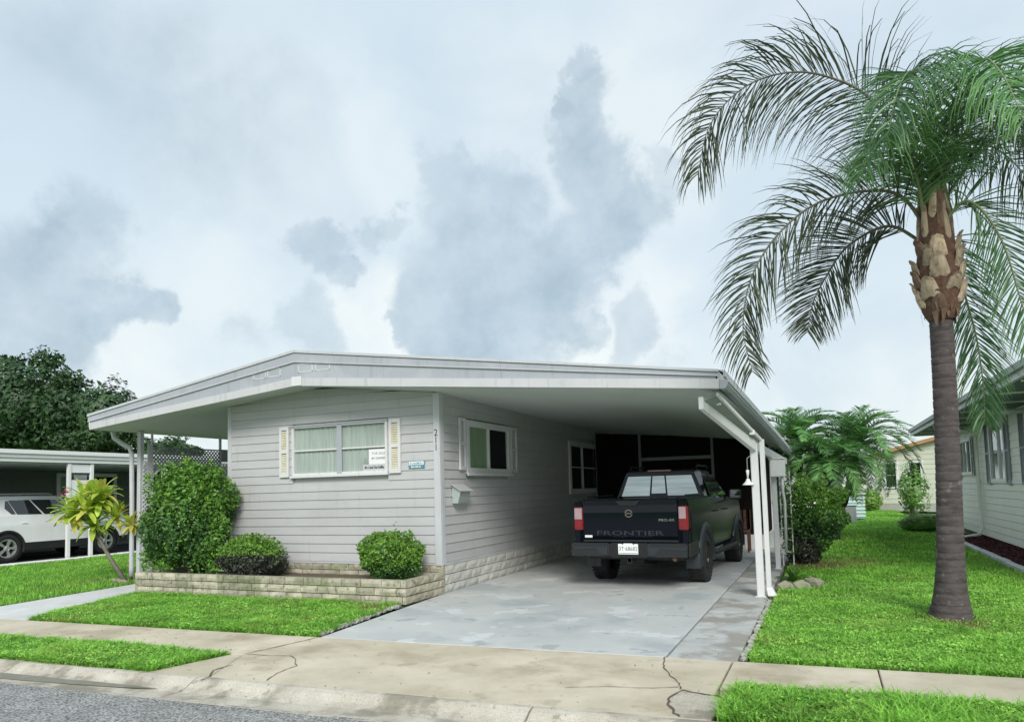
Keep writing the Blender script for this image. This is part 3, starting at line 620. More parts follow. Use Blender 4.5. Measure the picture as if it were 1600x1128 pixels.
def window(parent, fr, u0, u1, z0, z1, fw=.05, mull=(), rails=(), n1=.04, m=TRIM, panes=None, back=CURT, depth=.03, sill=False):
    b = MB()
    b.box(u0, u0 + fw, -.02, n1, z0, z1, fr).box(u1 - fw, u1, -.02, n1, z0, z1, fr).box(u0 + fw, u1 - fw, -.02, n1, z1 - fw, z1, fr).box(u0 + fw, u1 - fw, -.02, n1, z0, z0 + fw, fr)
    f = b.build('window', m, parent, bevel=.003); iu0, iu1, iz0, iz1 = u0 + fw, u1 - fw, z0 + fw, z1 - fw
    us = [iu0] + [x for x in mull] + [iu1]
    for x in mull: MB().box(x - .02, x + .02, -.015, n1 - .008, iz0, iz1, fr).build('mullion', m, f)
    for i, (a, c_) in enumerate(zip(us[:-1], us[1:])):
        a2 = a + (.02 if i else 0); c2 = c_ - (.02 if i < len(us) - 2 else 0)
        for z in rails: MB().box(a2, c2, -.01, n1 - .015, z - .012, z + .012, fr).build('sash_rail', m, f)
        MB().quad(fr(a2, .008, iz0), fr(c2, .008, iz0), fr(c2, .008, iz1), fr(a2, .008, iz1)).build('pane', GLASS, f)
        bk = panes[i] if panes else back
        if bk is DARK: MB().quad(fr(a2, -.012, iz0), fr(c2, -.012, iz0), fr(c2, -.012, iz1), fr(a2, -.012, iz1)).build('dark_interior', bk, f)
        else:   # pleated curtain
            q = MB(); n = max(6, int((c2 - a2) / .035))
            for j in range(n + 1):
                u = a2 + (c2 - a2) * j / n; d = -.014 + .008 * math.sin(j * 2.2 + random.uniform(-.4, .4))
                q.v += [fr(u, d, iz0), fr(u, d, iz1)]
            q.f = [(2 * j, 2 * j + 2, 2 * j + 3, 2 * j + 1) for j in range(n)]
            q.build('curtain', bk, f, smooth=True)
    if sill: MB().box(u0 - .02, u1 + .02, n1 - .002, n1 + .03, z0 - .03, z0 + .012, fr).build('sill', m, f)
    return f
window(house, FR, *FW, fw=.045, mull=(-7.36,), rails=(2.31,), m=TRIM, sill=True)
MB().box(-8.38, -6.40, .041, .06, 2.72, 2.75, FR).build('window_awning_rail', ALU, house)
MB().box(-7.41, -7.31, .03, .046, 1.90, 2.715, FR).build('window_post', ALU, house, bevel=.004)
shutter(house, FR, -8.62, -8.42, 1.87, 2.74, TRIM, YEL); shutter(house, FR, -6.38, -6.17, 1.87, 2.74, TRIM, YEL)
window(house, SR, *W1, fw=.10, mull=(11.42,), rails=(), panes=[CURG, DARK], n1=.05, sill=True)
shutter(house, SR, 10.3, 10.52, 1.90, 2.76, TRIM, TRIM); shutter(house, SR, 12.38, 12.66, 1.88, 2.74, TRIM, TRIM)
WIN2 = window(house, SR, *W2, fw=.12, mull=(16.75,), rails=(2.05,), panes=[DARK, DARK], n1=.05, m=TRIM)
# roof
FYR = 9.08
rx0, rxp, rx1 = -12.66, -7.75, -1.14
BKY = 26.0
def pl3(za, zp, zb, xa=rx0, xb=rx1): return lambda x: (za + (zp - za) * (x - xa) / (rxp - xa)) if x < rxp else (zp + (zb - zp) * (x - rxp) / (xb - rxp))
tz = pl3(3.18, 3.895, 2.965); fz = pl3(3.05, 3.71, 2.895); f1 = pl3(3.14, 3.855, 2.935); bt = pl3(3.0, 3.445, 2.85); bb = pl3(2.885, 3.315, 2.73)
def strip(name, m, top, bot, y0, y1, x0=rx0, x1=rx1, cuts=()):
    xs_ = [x0] + [c_ for c_ in cuts] + [x1]
    for a, c_ in zip(xs_[:-1], xs_[1:]):
        a += .002; c_ -= .002
        pts = [a] + ([rxp] if a < rxp < c_ else []) + [c_]
        b = MB(); b.prism([(x, bot(x)) for x in pts] + [(x, top(x)) for x in reversed(pts)], y0, y1, lambda u, n, z: (u, n, z)); b.build(name, m, house)
strip('drip_edge', TRIMG, lambda x: tz(x) + .002, lambda x: f1(x), FYR - .07, FYR - .002, cuts=(-4.1,))
strip('fascia_strip', ALU, lambda x: f1(x) - .006, lambda x: fz(x) + .006, FYR - .05, FYR - .002, cuts=(-4.1,))
strip('fascia_bead', TRIMG, lambda x: fz(x) + .004, lambda x: fz(x) - .012, FYR - .058, FYR - .002)
strip('gable_panel', ALU, lambda x: fz(x) - .014, lambda x: min(bt(x) + .004, fz(x) - .016), FYR - .03, FYR, x0=-12.62, x1=-1.18, cuts=(-9.85, -8.5, rxp, -4.1))
strip('fascia_band', mat('band_white', (.54, .545, .555), rough=.45, var=.05, scale=2, stain=[(3, .58, .1, (.42, .43, .42), .5), (-12, .56, .1, (.40, .40, .37), .5)]), lambda x: bt(x), lambda x: bb(x), FYR - .055, FYR + .02, x0=rx0 + .05, cuts=(rxp + .02,))
MB().box(-7.80, -7.60, FYR - .064, FYR - .057, 3.31, 3.46).build('ridge_cover', TRIM, house, bevel=.003)
for (x0, x1, z0, z1) in ((-8.32, -8.05, 3.50, 3.64), (-8.62, -8.36, 3.49, 3.62), (-7.68, -7.40, 3.52, 3.66), (-7.34, -7.06, 3.52, 3.65)):
    b = MB(); y0, y1 = FYR - .036, FYR - .03
    for bx in ((x0, x1, z1 - .012, z1), (x0, x1, z0, z0 + .012), (x0, x0 + .012, z0, z1), (x1 - .012, x1, z0, z1)): b.box(bx[0], bx[1], y0, y1, bx[2], bx[3])
    b.build('gable_frame', TRIM, house)
# roof skin and ceiling
exb = -.86
def roofpanel(name, m, P): return MB().hexa(P).build(name, m, house)
roofpanel('roof', TRIMG, [(rx0, FYR, 3.10), (rxp, FYR, 3.82), (rxp, BKY, 3.7), (rx0, BKY, 3.05)] + [(rx0, FYR, 3.17), (rxp, FYR, 3.888), (rxp, BKY, 3.77), (rx0, BKY, 3.12)])
roofpanel('roof', TRIMG, [(rxp, FYR, 3.82), (rx1, FYR, 2.89), (exb, BKY, 2.35), (rxp, BKY, 3.70)] + [(rxp, FYR, 3.888), (rx1, FYR, 2.957), (exb, BKY, 2.42), (rxp, BKY, 3.77)])
def gridsheet(name, m, xs_, ys_, zf, par, th=.02):
    b = MB(); n = len(ys_)
    for x in xs_:
        for y in ys_: b.v.append((x(y) if callable(x) else x, y, 0))
    b.v = [(x, y, zf(x, y)) for (x, y, _) in b.v]
    for i in range(len(xs_) - 1):
        for j in range(n - 1): b.f.append((i * n + j, i * n + j + 1, (i + 1) * n + j + 1, (i + 1) * n + j))
    return b.build(name, m, par)
ey = lambda y: rx1 + (y - FYR) * (exb - rx1) / (BKY - FYR)
czr = lambda x, y: (lambda f: (3.155 - .4 * f * .0) + ((2.73 - .36 * f) - 3.11) * max(0, (x + 5.48)) / 4.34 - .045 - .06 * f * (1 if x < -5 else 1))(min(1, max(0, (y - FYR) / (BKY - FYR))))
gridsheet('ceiling', CEIL, [-5.48, -4, -2.6, lambda y: ey(y) - .03], [FYR + .02, 12, 15, 18, 22, BKY], lambda x, y: 3.11 + (2.735 - 3.11) * (x + 5.48) / 4.34 - (y - FYR) * (.011 + .011 * (x + 5.48) / 4.4), house)
gridsheet('porch_ceiling', CEIL, [rx0 + .08, -11, -9.82], [FYR + .02, 12, 15, 18, 22, BKY], lambda x, y: 2.89 + (3.18 - 2.89) * (x + 12.6) / 2.8, house)
gridsheet('soffit', CEIL, [-9.82, rxp, -5.48], [FYR + .02, 9.5, 9.76], lambda x, y: ceil_z(x, 9.7) - (FY - y) * .0 - .0, house)
# right eave: gutter and fascia running back
def along(name, m, pts, prof, par):     # prof (dx,dz) polygon swept along pts
    b = MB(); k = len(prof)
    for p in pts:
        for (dx, dz_) in prof: b.v.append((p[0] + dx, p[1], p[2] + dz_))
    for i in range(len(pts) - 1):
        for j in range(k): b.f.append((i * k + j, i * k + (j + 1) % k, (i + 1) * k + (j + 1) % k, (i + 1) * k + j))
    b.f.append(tuple(range(k))); b.f.append(tuple((len(pts) - 1) * k + j for j in reversed(range(k))))
    return b.build(name, m, par)
EL = [(rx1 + .0, FYR - .04, 2.73), (-1.06, 12, 2.60), (-.98, 15, 2.47), (-.92, 17.5, 2.355), (exb, BKY, 2.1)]
along('gutter', ALU, EL, [(0, 0), (.07, .0), (.10, .05), (.10, .10), (0, .10)], house)
along('gutter_lip', TRIMG, EL, [(.101, .075), (.115, .075), (.115, .104), (.0, .104), (0, .1005), (.101, .1005)], house)
along('side_fascia', TRIMG, EL, [(-.02, .105), (.05, .105), (.05, .20), (-.02, .235)], house)
along('side_drip_edge', TRIMG, EL, [(.052, .15), (.07, .15), (.07, .225), (-.02, .238), (-.02, .236)], house)
# left eave fascia + gutter
EL2 = [(rx0 - .0, FYR + .03, 2.89), (rx0 - .02, BKY, 2.89)]
along('gutter', TRIM, EL2, [(-.08, .08), (-.06, .02), (.03, .0), (.03, .27), (-.03, .27), (-.08, .2)], house)
# header beams and posts of the carport
hb = house
MB().box(-.93, -.86, 10.36, 19, 2.0, 2.14).build('header_beam', TRIM, hb, bevel=.004)
MB().hexa([(-1.42, 9.14, 2.50), (-1.36, 9.14, 2.50), (-.86, 10.36, 2.0), (-.93, 10.36, 2.0), (-1.42, 9.14, 2.66), (-1.36, 9.14, 2.66), (-.86, 10.36, 2.14), (-.93, 10.36, 2.14)]).build('header_beam', TRIM, hb, bevel=.004)
MB().hexa([(-1.20, 9.14, 2.655), (-1.17, 9.14, 2.655), (-.78, 10.44, 2.13), (-.81, 10.44, 2.13), (-1.20, 9.14, 2.70), (-1.17, 9.14, 2.70), (-.78, 10.44, 2.175), (-.81, 10.44, 2.175)]).build('outer_strip', TRIM, hb, bevel=.003)
MB().hexa([(-1.359, 9.16, 2.60), (-1.201, 9.16, 2.66), (-.812, 10.42, 2.145), (-.865, 10.38, 2.10), (-1.359, 9.16, 2.63), (-1.201, 9.16, 2.69), (-.812, 10.42, 2.165), (-.865, 10.38, 2.125)]).build('shadow_gap_sheet', GUTG, hb)  # dark sheet standing in for the shadowed gap between beam and eave
def post(x, y, z1, wd=.10, m=TRIM):
    b = MB(); b.box(x - wd / 2, x + wd / 2, y, y + wd, 0, z1); p_ = b.build('post', m, house, bevel=.008)
    MB().box(x - wd / 2 - .02, x + wd / 2 + .02, y - .02, y + wd + .02, 0, .012).build('base_plate', m, p_)
    return p_
post(-.895, 10.40, 2.12, .10); post(-.87, 13.87, 2.0, .09); post(-.87, 17.3, 2.0, .09)
dsp = MB(); dsp.box(-.82, -.755, 10.43, 10.50, .12, 2.16); dsp.hexa([(-.80, 10.36, 0.02), (-.69, 10.36, 0.02), (-.69, 10.50, .02), (-.80, 10.50, .02), (-.825, 10.43, .13), (-.745, 10.43, .13), (-.745, 10.50, .13), (-.825, 10.50, .13)])
dsp.build('downspout', TRIM, house, bevel=.005)
for (x, y, z) in ((-1.235, 9.35, 2.58), (-.92, 10.18, 2.23)):
    MB().box(x, x + .07, y - .03, y + .05, z - .02, z + .05).build('eave_light', WHITE, house, bevel=.008)
# electric box on second post
eb = thing('electric_box', 'white meter box fixed to the second carport post', 'utility box', (-.8, 13.8, 1.6))
MB().box(-.92, -.66, 13.72, 13.84, 1.66, 1.98).build('box_body', WHITE, eb, bevel=.01); MB().box(-.94, -.64, 13.70, 13.85, 1.982, 2.0).build('box_cap', WHITE, eb)
MB().tube([(-.72, 13.8, 1.66), (-.72, 13.82, 1.4), (-.70, 13.86, 1.2), (-.72, 13.9, .3)], .025, 8).build('conduit', TRIM, eb, smooth=True)
# lamp on front post
lp = thing('post_lamp', 'small white bell shaped lamp hanging on the front carport post', 'lamp', (-.98, 10.4, 1.5))
lf = lambda a, r, th: (-.985 + r * math.cos(th), 10.36 + r * math.sin(th), a)
MB().lathe([(1.62, .0), (1.62, .01), (1.72, .022), (1.74, .02)], 12, lf).build('lamp_cap', WHITE, lp, smooth=True)
MB().lathe([(1.62, .018), (1.58, .035), (1.54, .075), (1.53, .08), (1.538, .07), (1.58, .03)], 16, lf).build('lamp_shade', WHITE, lp, smooth=True)
MB().tube([(-.985, 10.36, 1.73), (-.985, 10.36, 1.90), (-.95, 10.4, 1.93)], .007, 6).build('hook', FRM, lp)
# screen room behind the truck
SYB = 17.8
sr = house
z0s = 0
for x0, x1 in ((-5.44, -4.30), (-4.24, -2.52), (-2.46, -1.36)):
    MB().box(x0, x1, SYB + .02, SYB + .035, .37, 2.98 if x0 < -5 else (2.85 if x0 < -4 else 2.7)).build('screen_panel', SCREEN, sr)
for x in (-5.45, -4.27, -2.49, -1.36): MB().box(x - .03, x + .03, SYB - .02, SYB + .05, .35, 3.0 + (x + 5.45) * -.085).build('screen_post', FRM, sr)
MB().box(-4.24, -2.52, SYB - .015, SYB + .05, 2.19, 2.27).build('screen_rail', FRM, sr)
MB().hexa([(-5.45, SYB - .015, 2.96), (-1.36, SYB - .015, 2.62), (-1.36, SYB + .05, 2.62), (-5.45, SYB + .05, 2.96), (-5.45, SYB - .015, 3.0), (-1.36, SYB - .015, 2.66), (-1.36, SYB + .05, 2.66), (-5.45, SYB + .05, 3.0)]).build('screen_rail', FRM, sr)
MB().box(-5.44, -1.33, SYB, SYB + .08, 0, .35).build('knee_wall', TRIM, sr); MB().box(-1.37, -1.30, SYB + .081, 24, 0, .35).build('knee_wall', TRIM, sr)
MB().box(-1.35, -1.335, SYB + .08, 24, .36, 2.52).build('screen_panel', SCREEN, sr)
for y in (19.8, 21.8, 23.9): MB().box(-1.37, -1.30, y, y + .06, .35, 2.5).build('screen_post', TRIM, sr)
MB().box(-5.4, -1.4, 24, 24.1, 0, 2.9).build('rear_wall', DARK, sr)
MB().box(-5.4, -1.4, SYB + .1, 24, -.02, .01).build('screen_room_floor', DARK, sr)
# stored things behind the screen panel are just seen as brown shapes
ch = thing('patio_chair', 'brown slatted patio chair standing before the screen by the right post', 'chair', (-1.9, 17.2, 0))
for dx in (-.22, .22):
    for dy in (-.2, .2): MB().box(-1.9 + dx - .02, -1.9 + dx + .02, 17.25 + dy - .02, 17.25 + dy + .02, 0, .44 if dy < 0 else .95).build('leg', FIBR, ch)
MB().box(-2.14, -1.66, 17.03, 17.47, .44, .48).build('seat', FIBR, ch)
for i in range(5): MB().box(-2.1 + i * .1, -2.04 + i * .1, 17.43, 17.45, .5, .95).build('back_slat', FIBR, ch)
# mailbox
mbx = thing('mailbox', 'small grey metal mailbox with open slanted lid on side wall', 'mailbox', (SX, 10.3, 1.4))
P = lambda u, n, z: SR(u, n + .018, z)
MB().prism([(0, 1.36), (.10, 1.36), (.155, 1.56), (0, 1.64)], 10.04, 10.40, lambda u, n, z: (SX + .018 + u, n, z)).build('box_body', mat('mailbox_grey', (.45, .52, .50), rough=.35, metal=.3), mbx, bevel=.004)
MB().hexa([SR(10.0, .02, 1.66), SR(10.44, .02, 1.66), SR(10.44, .20, 1.55), SR(10.0, .20, 1.55), SR(10.0, .02, 1.672), SR(10.44, .02, 1.672), SR(10.44, .20, 1.562), SR(10.0, .20, 1.562)]).build('lid', SID, mbx)
# house number
num = thing('house_number', 'black digits 211 running down the white corner trim', 'house number', (-5.53, FY - .03, 2.5))
for i, ch_ in enumerate('211'):
    text(ch_, .15, BLACKM, num, mtx((-5.525, FY - .027, 2.47 - i * .115), (1, 0, 0), (0, 0, 1)), 'digit')
# name sign
sg = thing('name_sign', 'small blue and white name plate on siding right of front window', 'sign', (-5.9, FY - .03, 1.98))
MB().box(-6.03, -5.74, .02, .032, 1.93, 2.05, FR).build('plate', BLUE, sg, bevel=.003)
MB().box(-6.02, -5.75, .033, .035, 1.985, 2.04, FR).build('upper_panel', WHITE, sg)
def scribble(x0, x1, z, h, n0, m, par, seed):     # small print that the photograph leaves unreadable
    r = random.Random(seed); b = MB(); x = x0
    while x < x1 - .006:
        w_ = r.uniform(.006, .013); hh = h * r.uniform(.55, 1); b.box(x, x + w_, n0, n0 + .001, z - h / 2, z - h / 2 + hh, FR); x += w_ + r.choice((.004, .004, .004, .014))
    b.build('lettering', m, par, kind='stuff')
scribble(-6.0, -5.77, 2.012, .03, .036, BLUE, sg, 1); scribble(-5.98, -5.79, 1.957, .03, .0335, WHITE, sg, 2)
# signs in window
s1 = thing('window_sign', 'white for sale sign standing in right half of front window', 'sign', (-6.6, FY, 2.1))
MB().box(-6.79, -6.47, .010, .014, 1.925, 2.27, FR).build('sign_board', WHITE, s1)
text('FOR SALE', .058, FRM, s1, mtx((-6.60, FY - .0155, 2.20), (1, 0, 0), (0, 0, 1)), 'lettering', .0006)
text('BY OWNER', .052, BLACKM, s1, mtx((-6.60, FY - .0155, 2.12), (1, 0, 0), (0, 0, 1)), 'lettering', .0006)
MB().box(-6.9, -6.47, .015, .018, 1.927, 2.03, FR).build('lower_strip', TRIMG, s1)
scribble(-6.87, -6.5, 1.98, .05, .0185, BLACKM, s1, 3)
MB().prism([(-6.9, 2.035), (-6.79, 2.035), (-6.87, 2.14)], .010, .016, FR).build('emblem', SHUTG, s1)

# ------------------------------------------------------------------ left porch: posts, downspout, lattice arch
for (x, y, wd, z1) in ((-12.33, 9.86, .09, 2.9), (-12.28, 11.85, .05, 2.88), (-12.28, 12.15, .05, 2.88), (-12.3, 10.12, .04, 2.88)): post(x, y, z1, wd, TRIMG)
db = MB(); db.tube([(-12.72, 9.6, 2.9), (-12.72, 9.62, 2.78), (-12.6, 9.7, 2.66), (-12.45, 9.75, 2.58), (-12.42, 9.78, 2.45), (-12.42, 9.8, 1.2), (-12.42, 9.8, .25), (-12.42, 9.8, .08)], .045, 8)
db.build('downspout', TRIMG, house, smooth=True)
lat = thing('lattice_arch', 'white lattice arch panel along the left side of porch', 'lattice', (-12.3, 11, 0))
LR = lambda u, n, z: (-12.28 + n, u, z)
def lattice(name, u0, u1, zlo, zhi, m, par, fr=LR, sp=.085, wd=.026):
    b = MB()
    for sgn, nn_ in ((1, .0), (-1, .012)):
        L_ = (u1 - u0) + 3
        c_ = u0 - 3
        while c_ < u1 + 3:
            # line z = sgn*(u-c)+zmin ; clip by sampling
            run = []; n = 80
            for i in range(n + 1):
                u = u0 + (u1 - u0) * i / n; z = (u - c_) * sgn + 1.5
                if zlo(u) <= z <= zhi(u): run.append((u, z))
                else:
                    if len(run) > 1:
                        a, e_ = run[0], run[-1]; h = wd * .7
                        b.hexa([fr(a[0], nn_, a[1] - h), fr(e_[0], nn_, e_[1] - h), fr(e_[0], nn_ + .01, e_[1] - h), fr(a[0], nn_ + .01, a[1] - h), fr(a[0], nn_, a[1] + h), fr(e_[0], nn_, e_[1] + h), fr(e_[0], nn_ + .01, e_[1] + h), fr(a[0], nn_ + .01, a[1] + h)])
                    run = []
            if len(run) > 1:
                a, e_ = run[0], run[-1]; h = wd * .7
                b.hexa([fr(a[0], nn_, a[1] - h), fr(e_[0], nn_, e_[1] - h), fr(e_[0], nn_ + .01, e_[1] - h), fr(a[0], nn_ + .01, a[1] - h), fr(a[0], nn_, a[1] + h), fr(e_[0], nn_, e_[1] + h), fr(e_[0], nn_ + .01, e_[1] + h), fr(a[0], nn_ + .01, a[1] + h)])
            c_ += sp * 1.0
    o = b.build(name, m, par, kind='stuff'); return o
arch = lambda u: 2.02 + .22 * math.sqrt(max(0, 1 - ((u - 11.1) / .95) ** 2))
lattice('lattice_header', 10.15, 11.85, arch, lambda u: 2.58, SHUTG, lat)
lattice('lattice_column', 9.92, 10.15, lambda u: .3, lambda u: 2.3, TRIM, lat)
lattice('lattice_column', 11.9, 12.15, lambda u: .3, lambda u: 2.3, TRIM, lat)
MB().box(10.12, 11.88, -.01, .03, 2.58, 2.61, LR).build('top_rail', SHUTG, lat)
MB().box(10.12, 11.88, -.01, .03, 2.28, 2.295, LR).build('middle_rail', TRIM, lat)
MB().box(10.02, 10.13, .0, .02, .05, 2.65, LR).build('flat_post', TRIMG, lat)
MB().box(11.9, 12.13, .0, .02, 2.35, 2.62, LR).build('top_block', SHUTG, lat)
b = MB()
for i in range(17): 
    u = 10.15 + .1 * i; u2 = u + .1
    b.hexa([LR(u, -.01, arch(u) - .015), LR(u2, -.01, arch(u2) - .015), LR(u2, .03, arch(u2) - .015), LR(u, .03, arch(u) - .015), LR(u, -.01, arch(u) + .02), LR(u2, -.01, arch(u2) + .02), LR(u2, .03, arch(u2) + .02), LR(u, .03, arch(u) + .02)])
b.build('arch_trim', TRIM, lat)

# ------------------------------------------------------------------ foliage helpers
def shell_pts(c_, rad, n, seed, lump=.18, fr_=4.0, inner=.35, flat=None):
    r = np.random.default_rng(seed); d = r.normal(0, 1, (n, 3)); d /= np.linalg.norm(d, axis=1)[:, None]
    if flat: d[:, 2] = np.where(d[:, 2] < 0, d[:, 2] * flat, d[:, 2])
    ph = r.uniform(0, 6, (6, 3)); fq = r.normal(0, fr_, (6, 3)); l = sum(np.sin(d @ fq[i] + ph[i, 0]) for i in range(6)) / 6
    rr = (1 + lump * l * 1.6) * (1 - inner * r.random(n) ** 1.7); return np.array(c_) + d * np.array(rad) * rr[:, None], d
def bush(name, label, cat, c_, rad, n, size, m, seed, m2=None, split=.0, stems=True, group=None, lump=.2, boxy=None, z0=0, mfl=None):
    t = thing(name, label, cat, (c_[0], c_[1], z0), group=group); p, d = shell_pts(c_, rad, n, seed, lump)
    if boxy:
        q = d / (np.abs(d) ** boxy).sum(1)[:, None] ** (1 / boxy); rr = np.linalg.norm((p - np.array(c_)) / np.array(rad), axis=1); p = np.array(c_) + q * np.array(rad) * rr[:, None]
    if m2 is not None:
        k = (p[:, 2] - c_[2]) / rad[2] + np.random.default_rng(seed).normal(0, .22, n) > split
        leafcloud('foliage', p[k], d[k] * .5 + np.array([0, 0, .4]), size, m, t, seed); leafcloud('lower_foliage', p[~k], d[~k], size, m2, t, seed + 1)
    else: leafcloud('foliage', p, d * .6 + np.array([0, 0, .3]), size, m, t, seed)
    if len(p) > 5000:
        r2 = np.random.default_rng(seed + 900); sp_ = []
        for q_ in range(26):
            i = r2.integers(len(p)); 
            if d[i][2] < -.1: continue
            ln = r2.uniform(.08, .22); dd = d[i] * .6 + np.array([0, 0, .7]); tt = np.linspace(0, 1, 11)[:, None]; sp_.append(p[i] + dd * tt * ln + r2.normal(0, .012, (11, 3)))
        sp_ = np.concatenate(sp_); leafcloud('shoots', sp_, np.tile([0, -.3, .6], (len(sp_), 1)), size * .95, LEAFL, t, seed)
    if stems:
        r = random.Random(seed)
        for i in range(5):
            a = r.uniform(0, 6.3); e_ = (c_[0] + math.cos(a) * rad[0] * .5, c_[1] + math.sin(a) * rad[1] * .5, c_[2] + rad[2] * .4)
            MB().tube([(c_[0] + math.cos(a) * .04, c_[1] + math.sin(a) * .04, z0), ((c_[0] + e_[0]) / 2 + r.uniform(-.05, .05), (c_[1] + e_[1]) / 2, (z0 + e_[2]) / 2), e_], [.02, .014, .006], 6).build('stem', BARK, t)
    return t, p, d
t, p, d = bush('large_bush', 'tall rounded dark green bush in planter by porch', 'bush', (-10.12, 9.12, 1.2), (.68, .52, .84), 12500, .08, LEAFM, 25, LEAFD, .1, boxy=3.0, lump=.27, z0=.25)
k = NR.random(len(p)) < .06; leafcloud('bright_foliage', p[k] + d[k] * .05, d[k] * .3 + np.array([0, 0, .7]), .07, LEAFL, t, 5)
for (x, y, z, r_) in ((-10.62, 9.0, 1.35, .20), (-10.75, 9.0, .8, .22), (-9.4, 9.0, 1.5, .16), (-9.35, 8.95, .8, .18), (-10.3, 9.0, 1.98, .14), (-9.75, 9.0, 1.98, .16), (-10.7, 9.05, 1.65, .14), (-10.55, 8.95, .5, .28), (-9.45, 8.9, .5, .26), (-10.95, 9.0, 1.15, .14), (-10.95, 9.0, .55, .16), (-9.3, 9.0, 1.1, .16), (-10.45, 9.0, 1.85, .2), (-9.55, 9.0, 1.85, .16)):
    p3, d3 = shell_pts((x, y, z), (r_ * 1.15, r_, r_ * 1.1), 260, int(z * 99), .4, 4, .7); leafcloud('sprig', p3, d3 * .5 + np.array([0, 0, .4]), .07, LEAFM, t, 3)
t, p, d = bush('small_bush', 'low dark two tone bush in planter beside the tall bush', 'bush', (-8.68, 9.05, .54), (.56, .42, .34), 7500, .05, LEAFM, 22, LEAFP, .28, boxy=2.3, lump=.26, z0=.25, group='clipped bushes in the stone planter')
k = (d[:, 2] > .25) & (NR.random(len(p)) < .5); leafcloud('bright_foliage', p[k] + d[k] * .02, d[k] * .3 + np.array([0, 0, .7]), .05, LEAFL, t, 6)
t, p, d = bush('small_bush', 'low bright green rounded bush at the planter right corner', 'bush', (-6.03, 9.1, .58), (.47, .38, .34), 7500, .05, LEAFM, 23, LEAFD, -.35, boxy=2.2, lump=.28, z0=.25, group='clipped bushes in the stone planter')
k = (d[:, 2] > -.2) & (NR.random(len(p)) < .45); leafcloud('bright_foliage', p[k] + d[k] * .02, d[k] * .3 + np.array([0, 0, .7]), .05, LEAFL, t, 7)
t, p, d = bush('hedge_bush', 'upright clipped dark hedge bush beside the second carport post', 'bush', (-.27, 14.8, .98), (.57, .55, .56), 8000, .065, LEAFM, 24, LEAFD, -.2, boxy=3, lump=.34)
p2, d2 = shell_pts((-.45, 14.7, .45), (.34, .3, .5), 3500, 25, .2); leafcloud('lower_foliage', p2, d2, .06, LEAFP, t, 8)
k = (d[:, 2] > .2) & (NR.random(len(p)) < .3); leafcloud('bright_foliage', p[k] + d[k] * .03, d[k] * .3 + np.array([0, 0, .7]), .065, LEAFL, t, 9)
# climbing vine between hedge and second post
vn = thing('climbing_vine', 'thin leafy vine climbing a white trellis behind the second post', 'vine', (-.74, 14.3, 0))
for i in range(7): MB().box(-.80, -.62, 14.35, 14.37, .25 + i * .22, .27 + i * .22).build('trellis_bar', TRIM, vn)
MB().box(-.81, -.79, 14.34, 14.36, 0, 1.8).build('trellis_upright', TRIM, vn); MB().box(-.63, -.61, 14.34, 14.36, 0, 1.8).build('trellis_upright', TRIM, vn)
vp = np.stack([NR.normal(-.70, .07, 420), NR.normal(14.33, .05, 420), NR.uniform(.2, 1.8, 420)], 1); leafcloud('foliage', vp, np.tile([0, -1, .3], (420, 1)), .06, LEAFD, vn, 12)

# ------------------------------------------------------------------ queen palm
PR = Vector((.915, .402, -.027)); PU = Vector((.053, -.054, .997)); PF = Vector((-.4, .914, .071))
CR = Vector((1.25, 9.32, 4.75))
palm = thing('queen_palm', 'tall queen palm with ringed grey trunk and drooping crown on right lawn', 'palm tree', (1.19, 9.3, 0))
b = MB(); k = 20; zs = [i * .045 for i in range(79)]
def cxp(z): return 1.19 + .085 * math.sin(min(z, 3.4) / 3.4 * 1.9) * .8 + .012 * z
rings = []; z = .1
while z < 3.5: rings.append(z); z += random.uniform(.06, .13) * (1 + z * .05)
prof_ = []
zz = [0, .02, .05, .09, .14, .2, .28, .38]; zl = sorted(set([round(x, 3) for x in zz + [r_ + o_ for r_ in rings for o_ in (-.012, 0, .012)] + [i * .07 for i in range(50)]]))
for z in zl:
    r_ = .122 + .028 * math.exp(-z / 1.2) + .095 * math.exp(-z / .24) - .006 * (z / 3.4)
    near = min(abs(z - q_) for q_ in rings); r_ += -.006 if near < .004 else (.002 if near < .02 else 0)
    for j in range(k):
        th = 2 * math.pi * j / k; rr = r_ * (1 + .02 * math.sin(3 * th + z * 2) + random.gauss(0, .006) + (.10 * math.sin(7 * th) * math.exp(-z / .1)))
        b.v.append((cxp(z) + rr * math.cos(th), 9.3 + rr * math.sin(th), z - .03))
for i in range(len(zl) - 1):
    for j in range(k): b.f.append((i * k + j, i * k + (j + 1) % k, (i + 1) * k + (j + 1) % k, (i + 1) * k + j))
b.build('trunk', BARKP, palm, smooth=True)
TX = cxp(3.4)
MB().lathe([(3.34, .135), (3.40, .17), (3.5, .20), (3.7, .225), (3.9, .235), (4.2, .19), (4.5, .15), (4.8, .11), (4.95, .04)], 16, lambda a, r, th: (TX + .01 + r * math.cos(th), 9.3 + r * math.sin(th), a)).build('fibre_core', FIBR, palm)
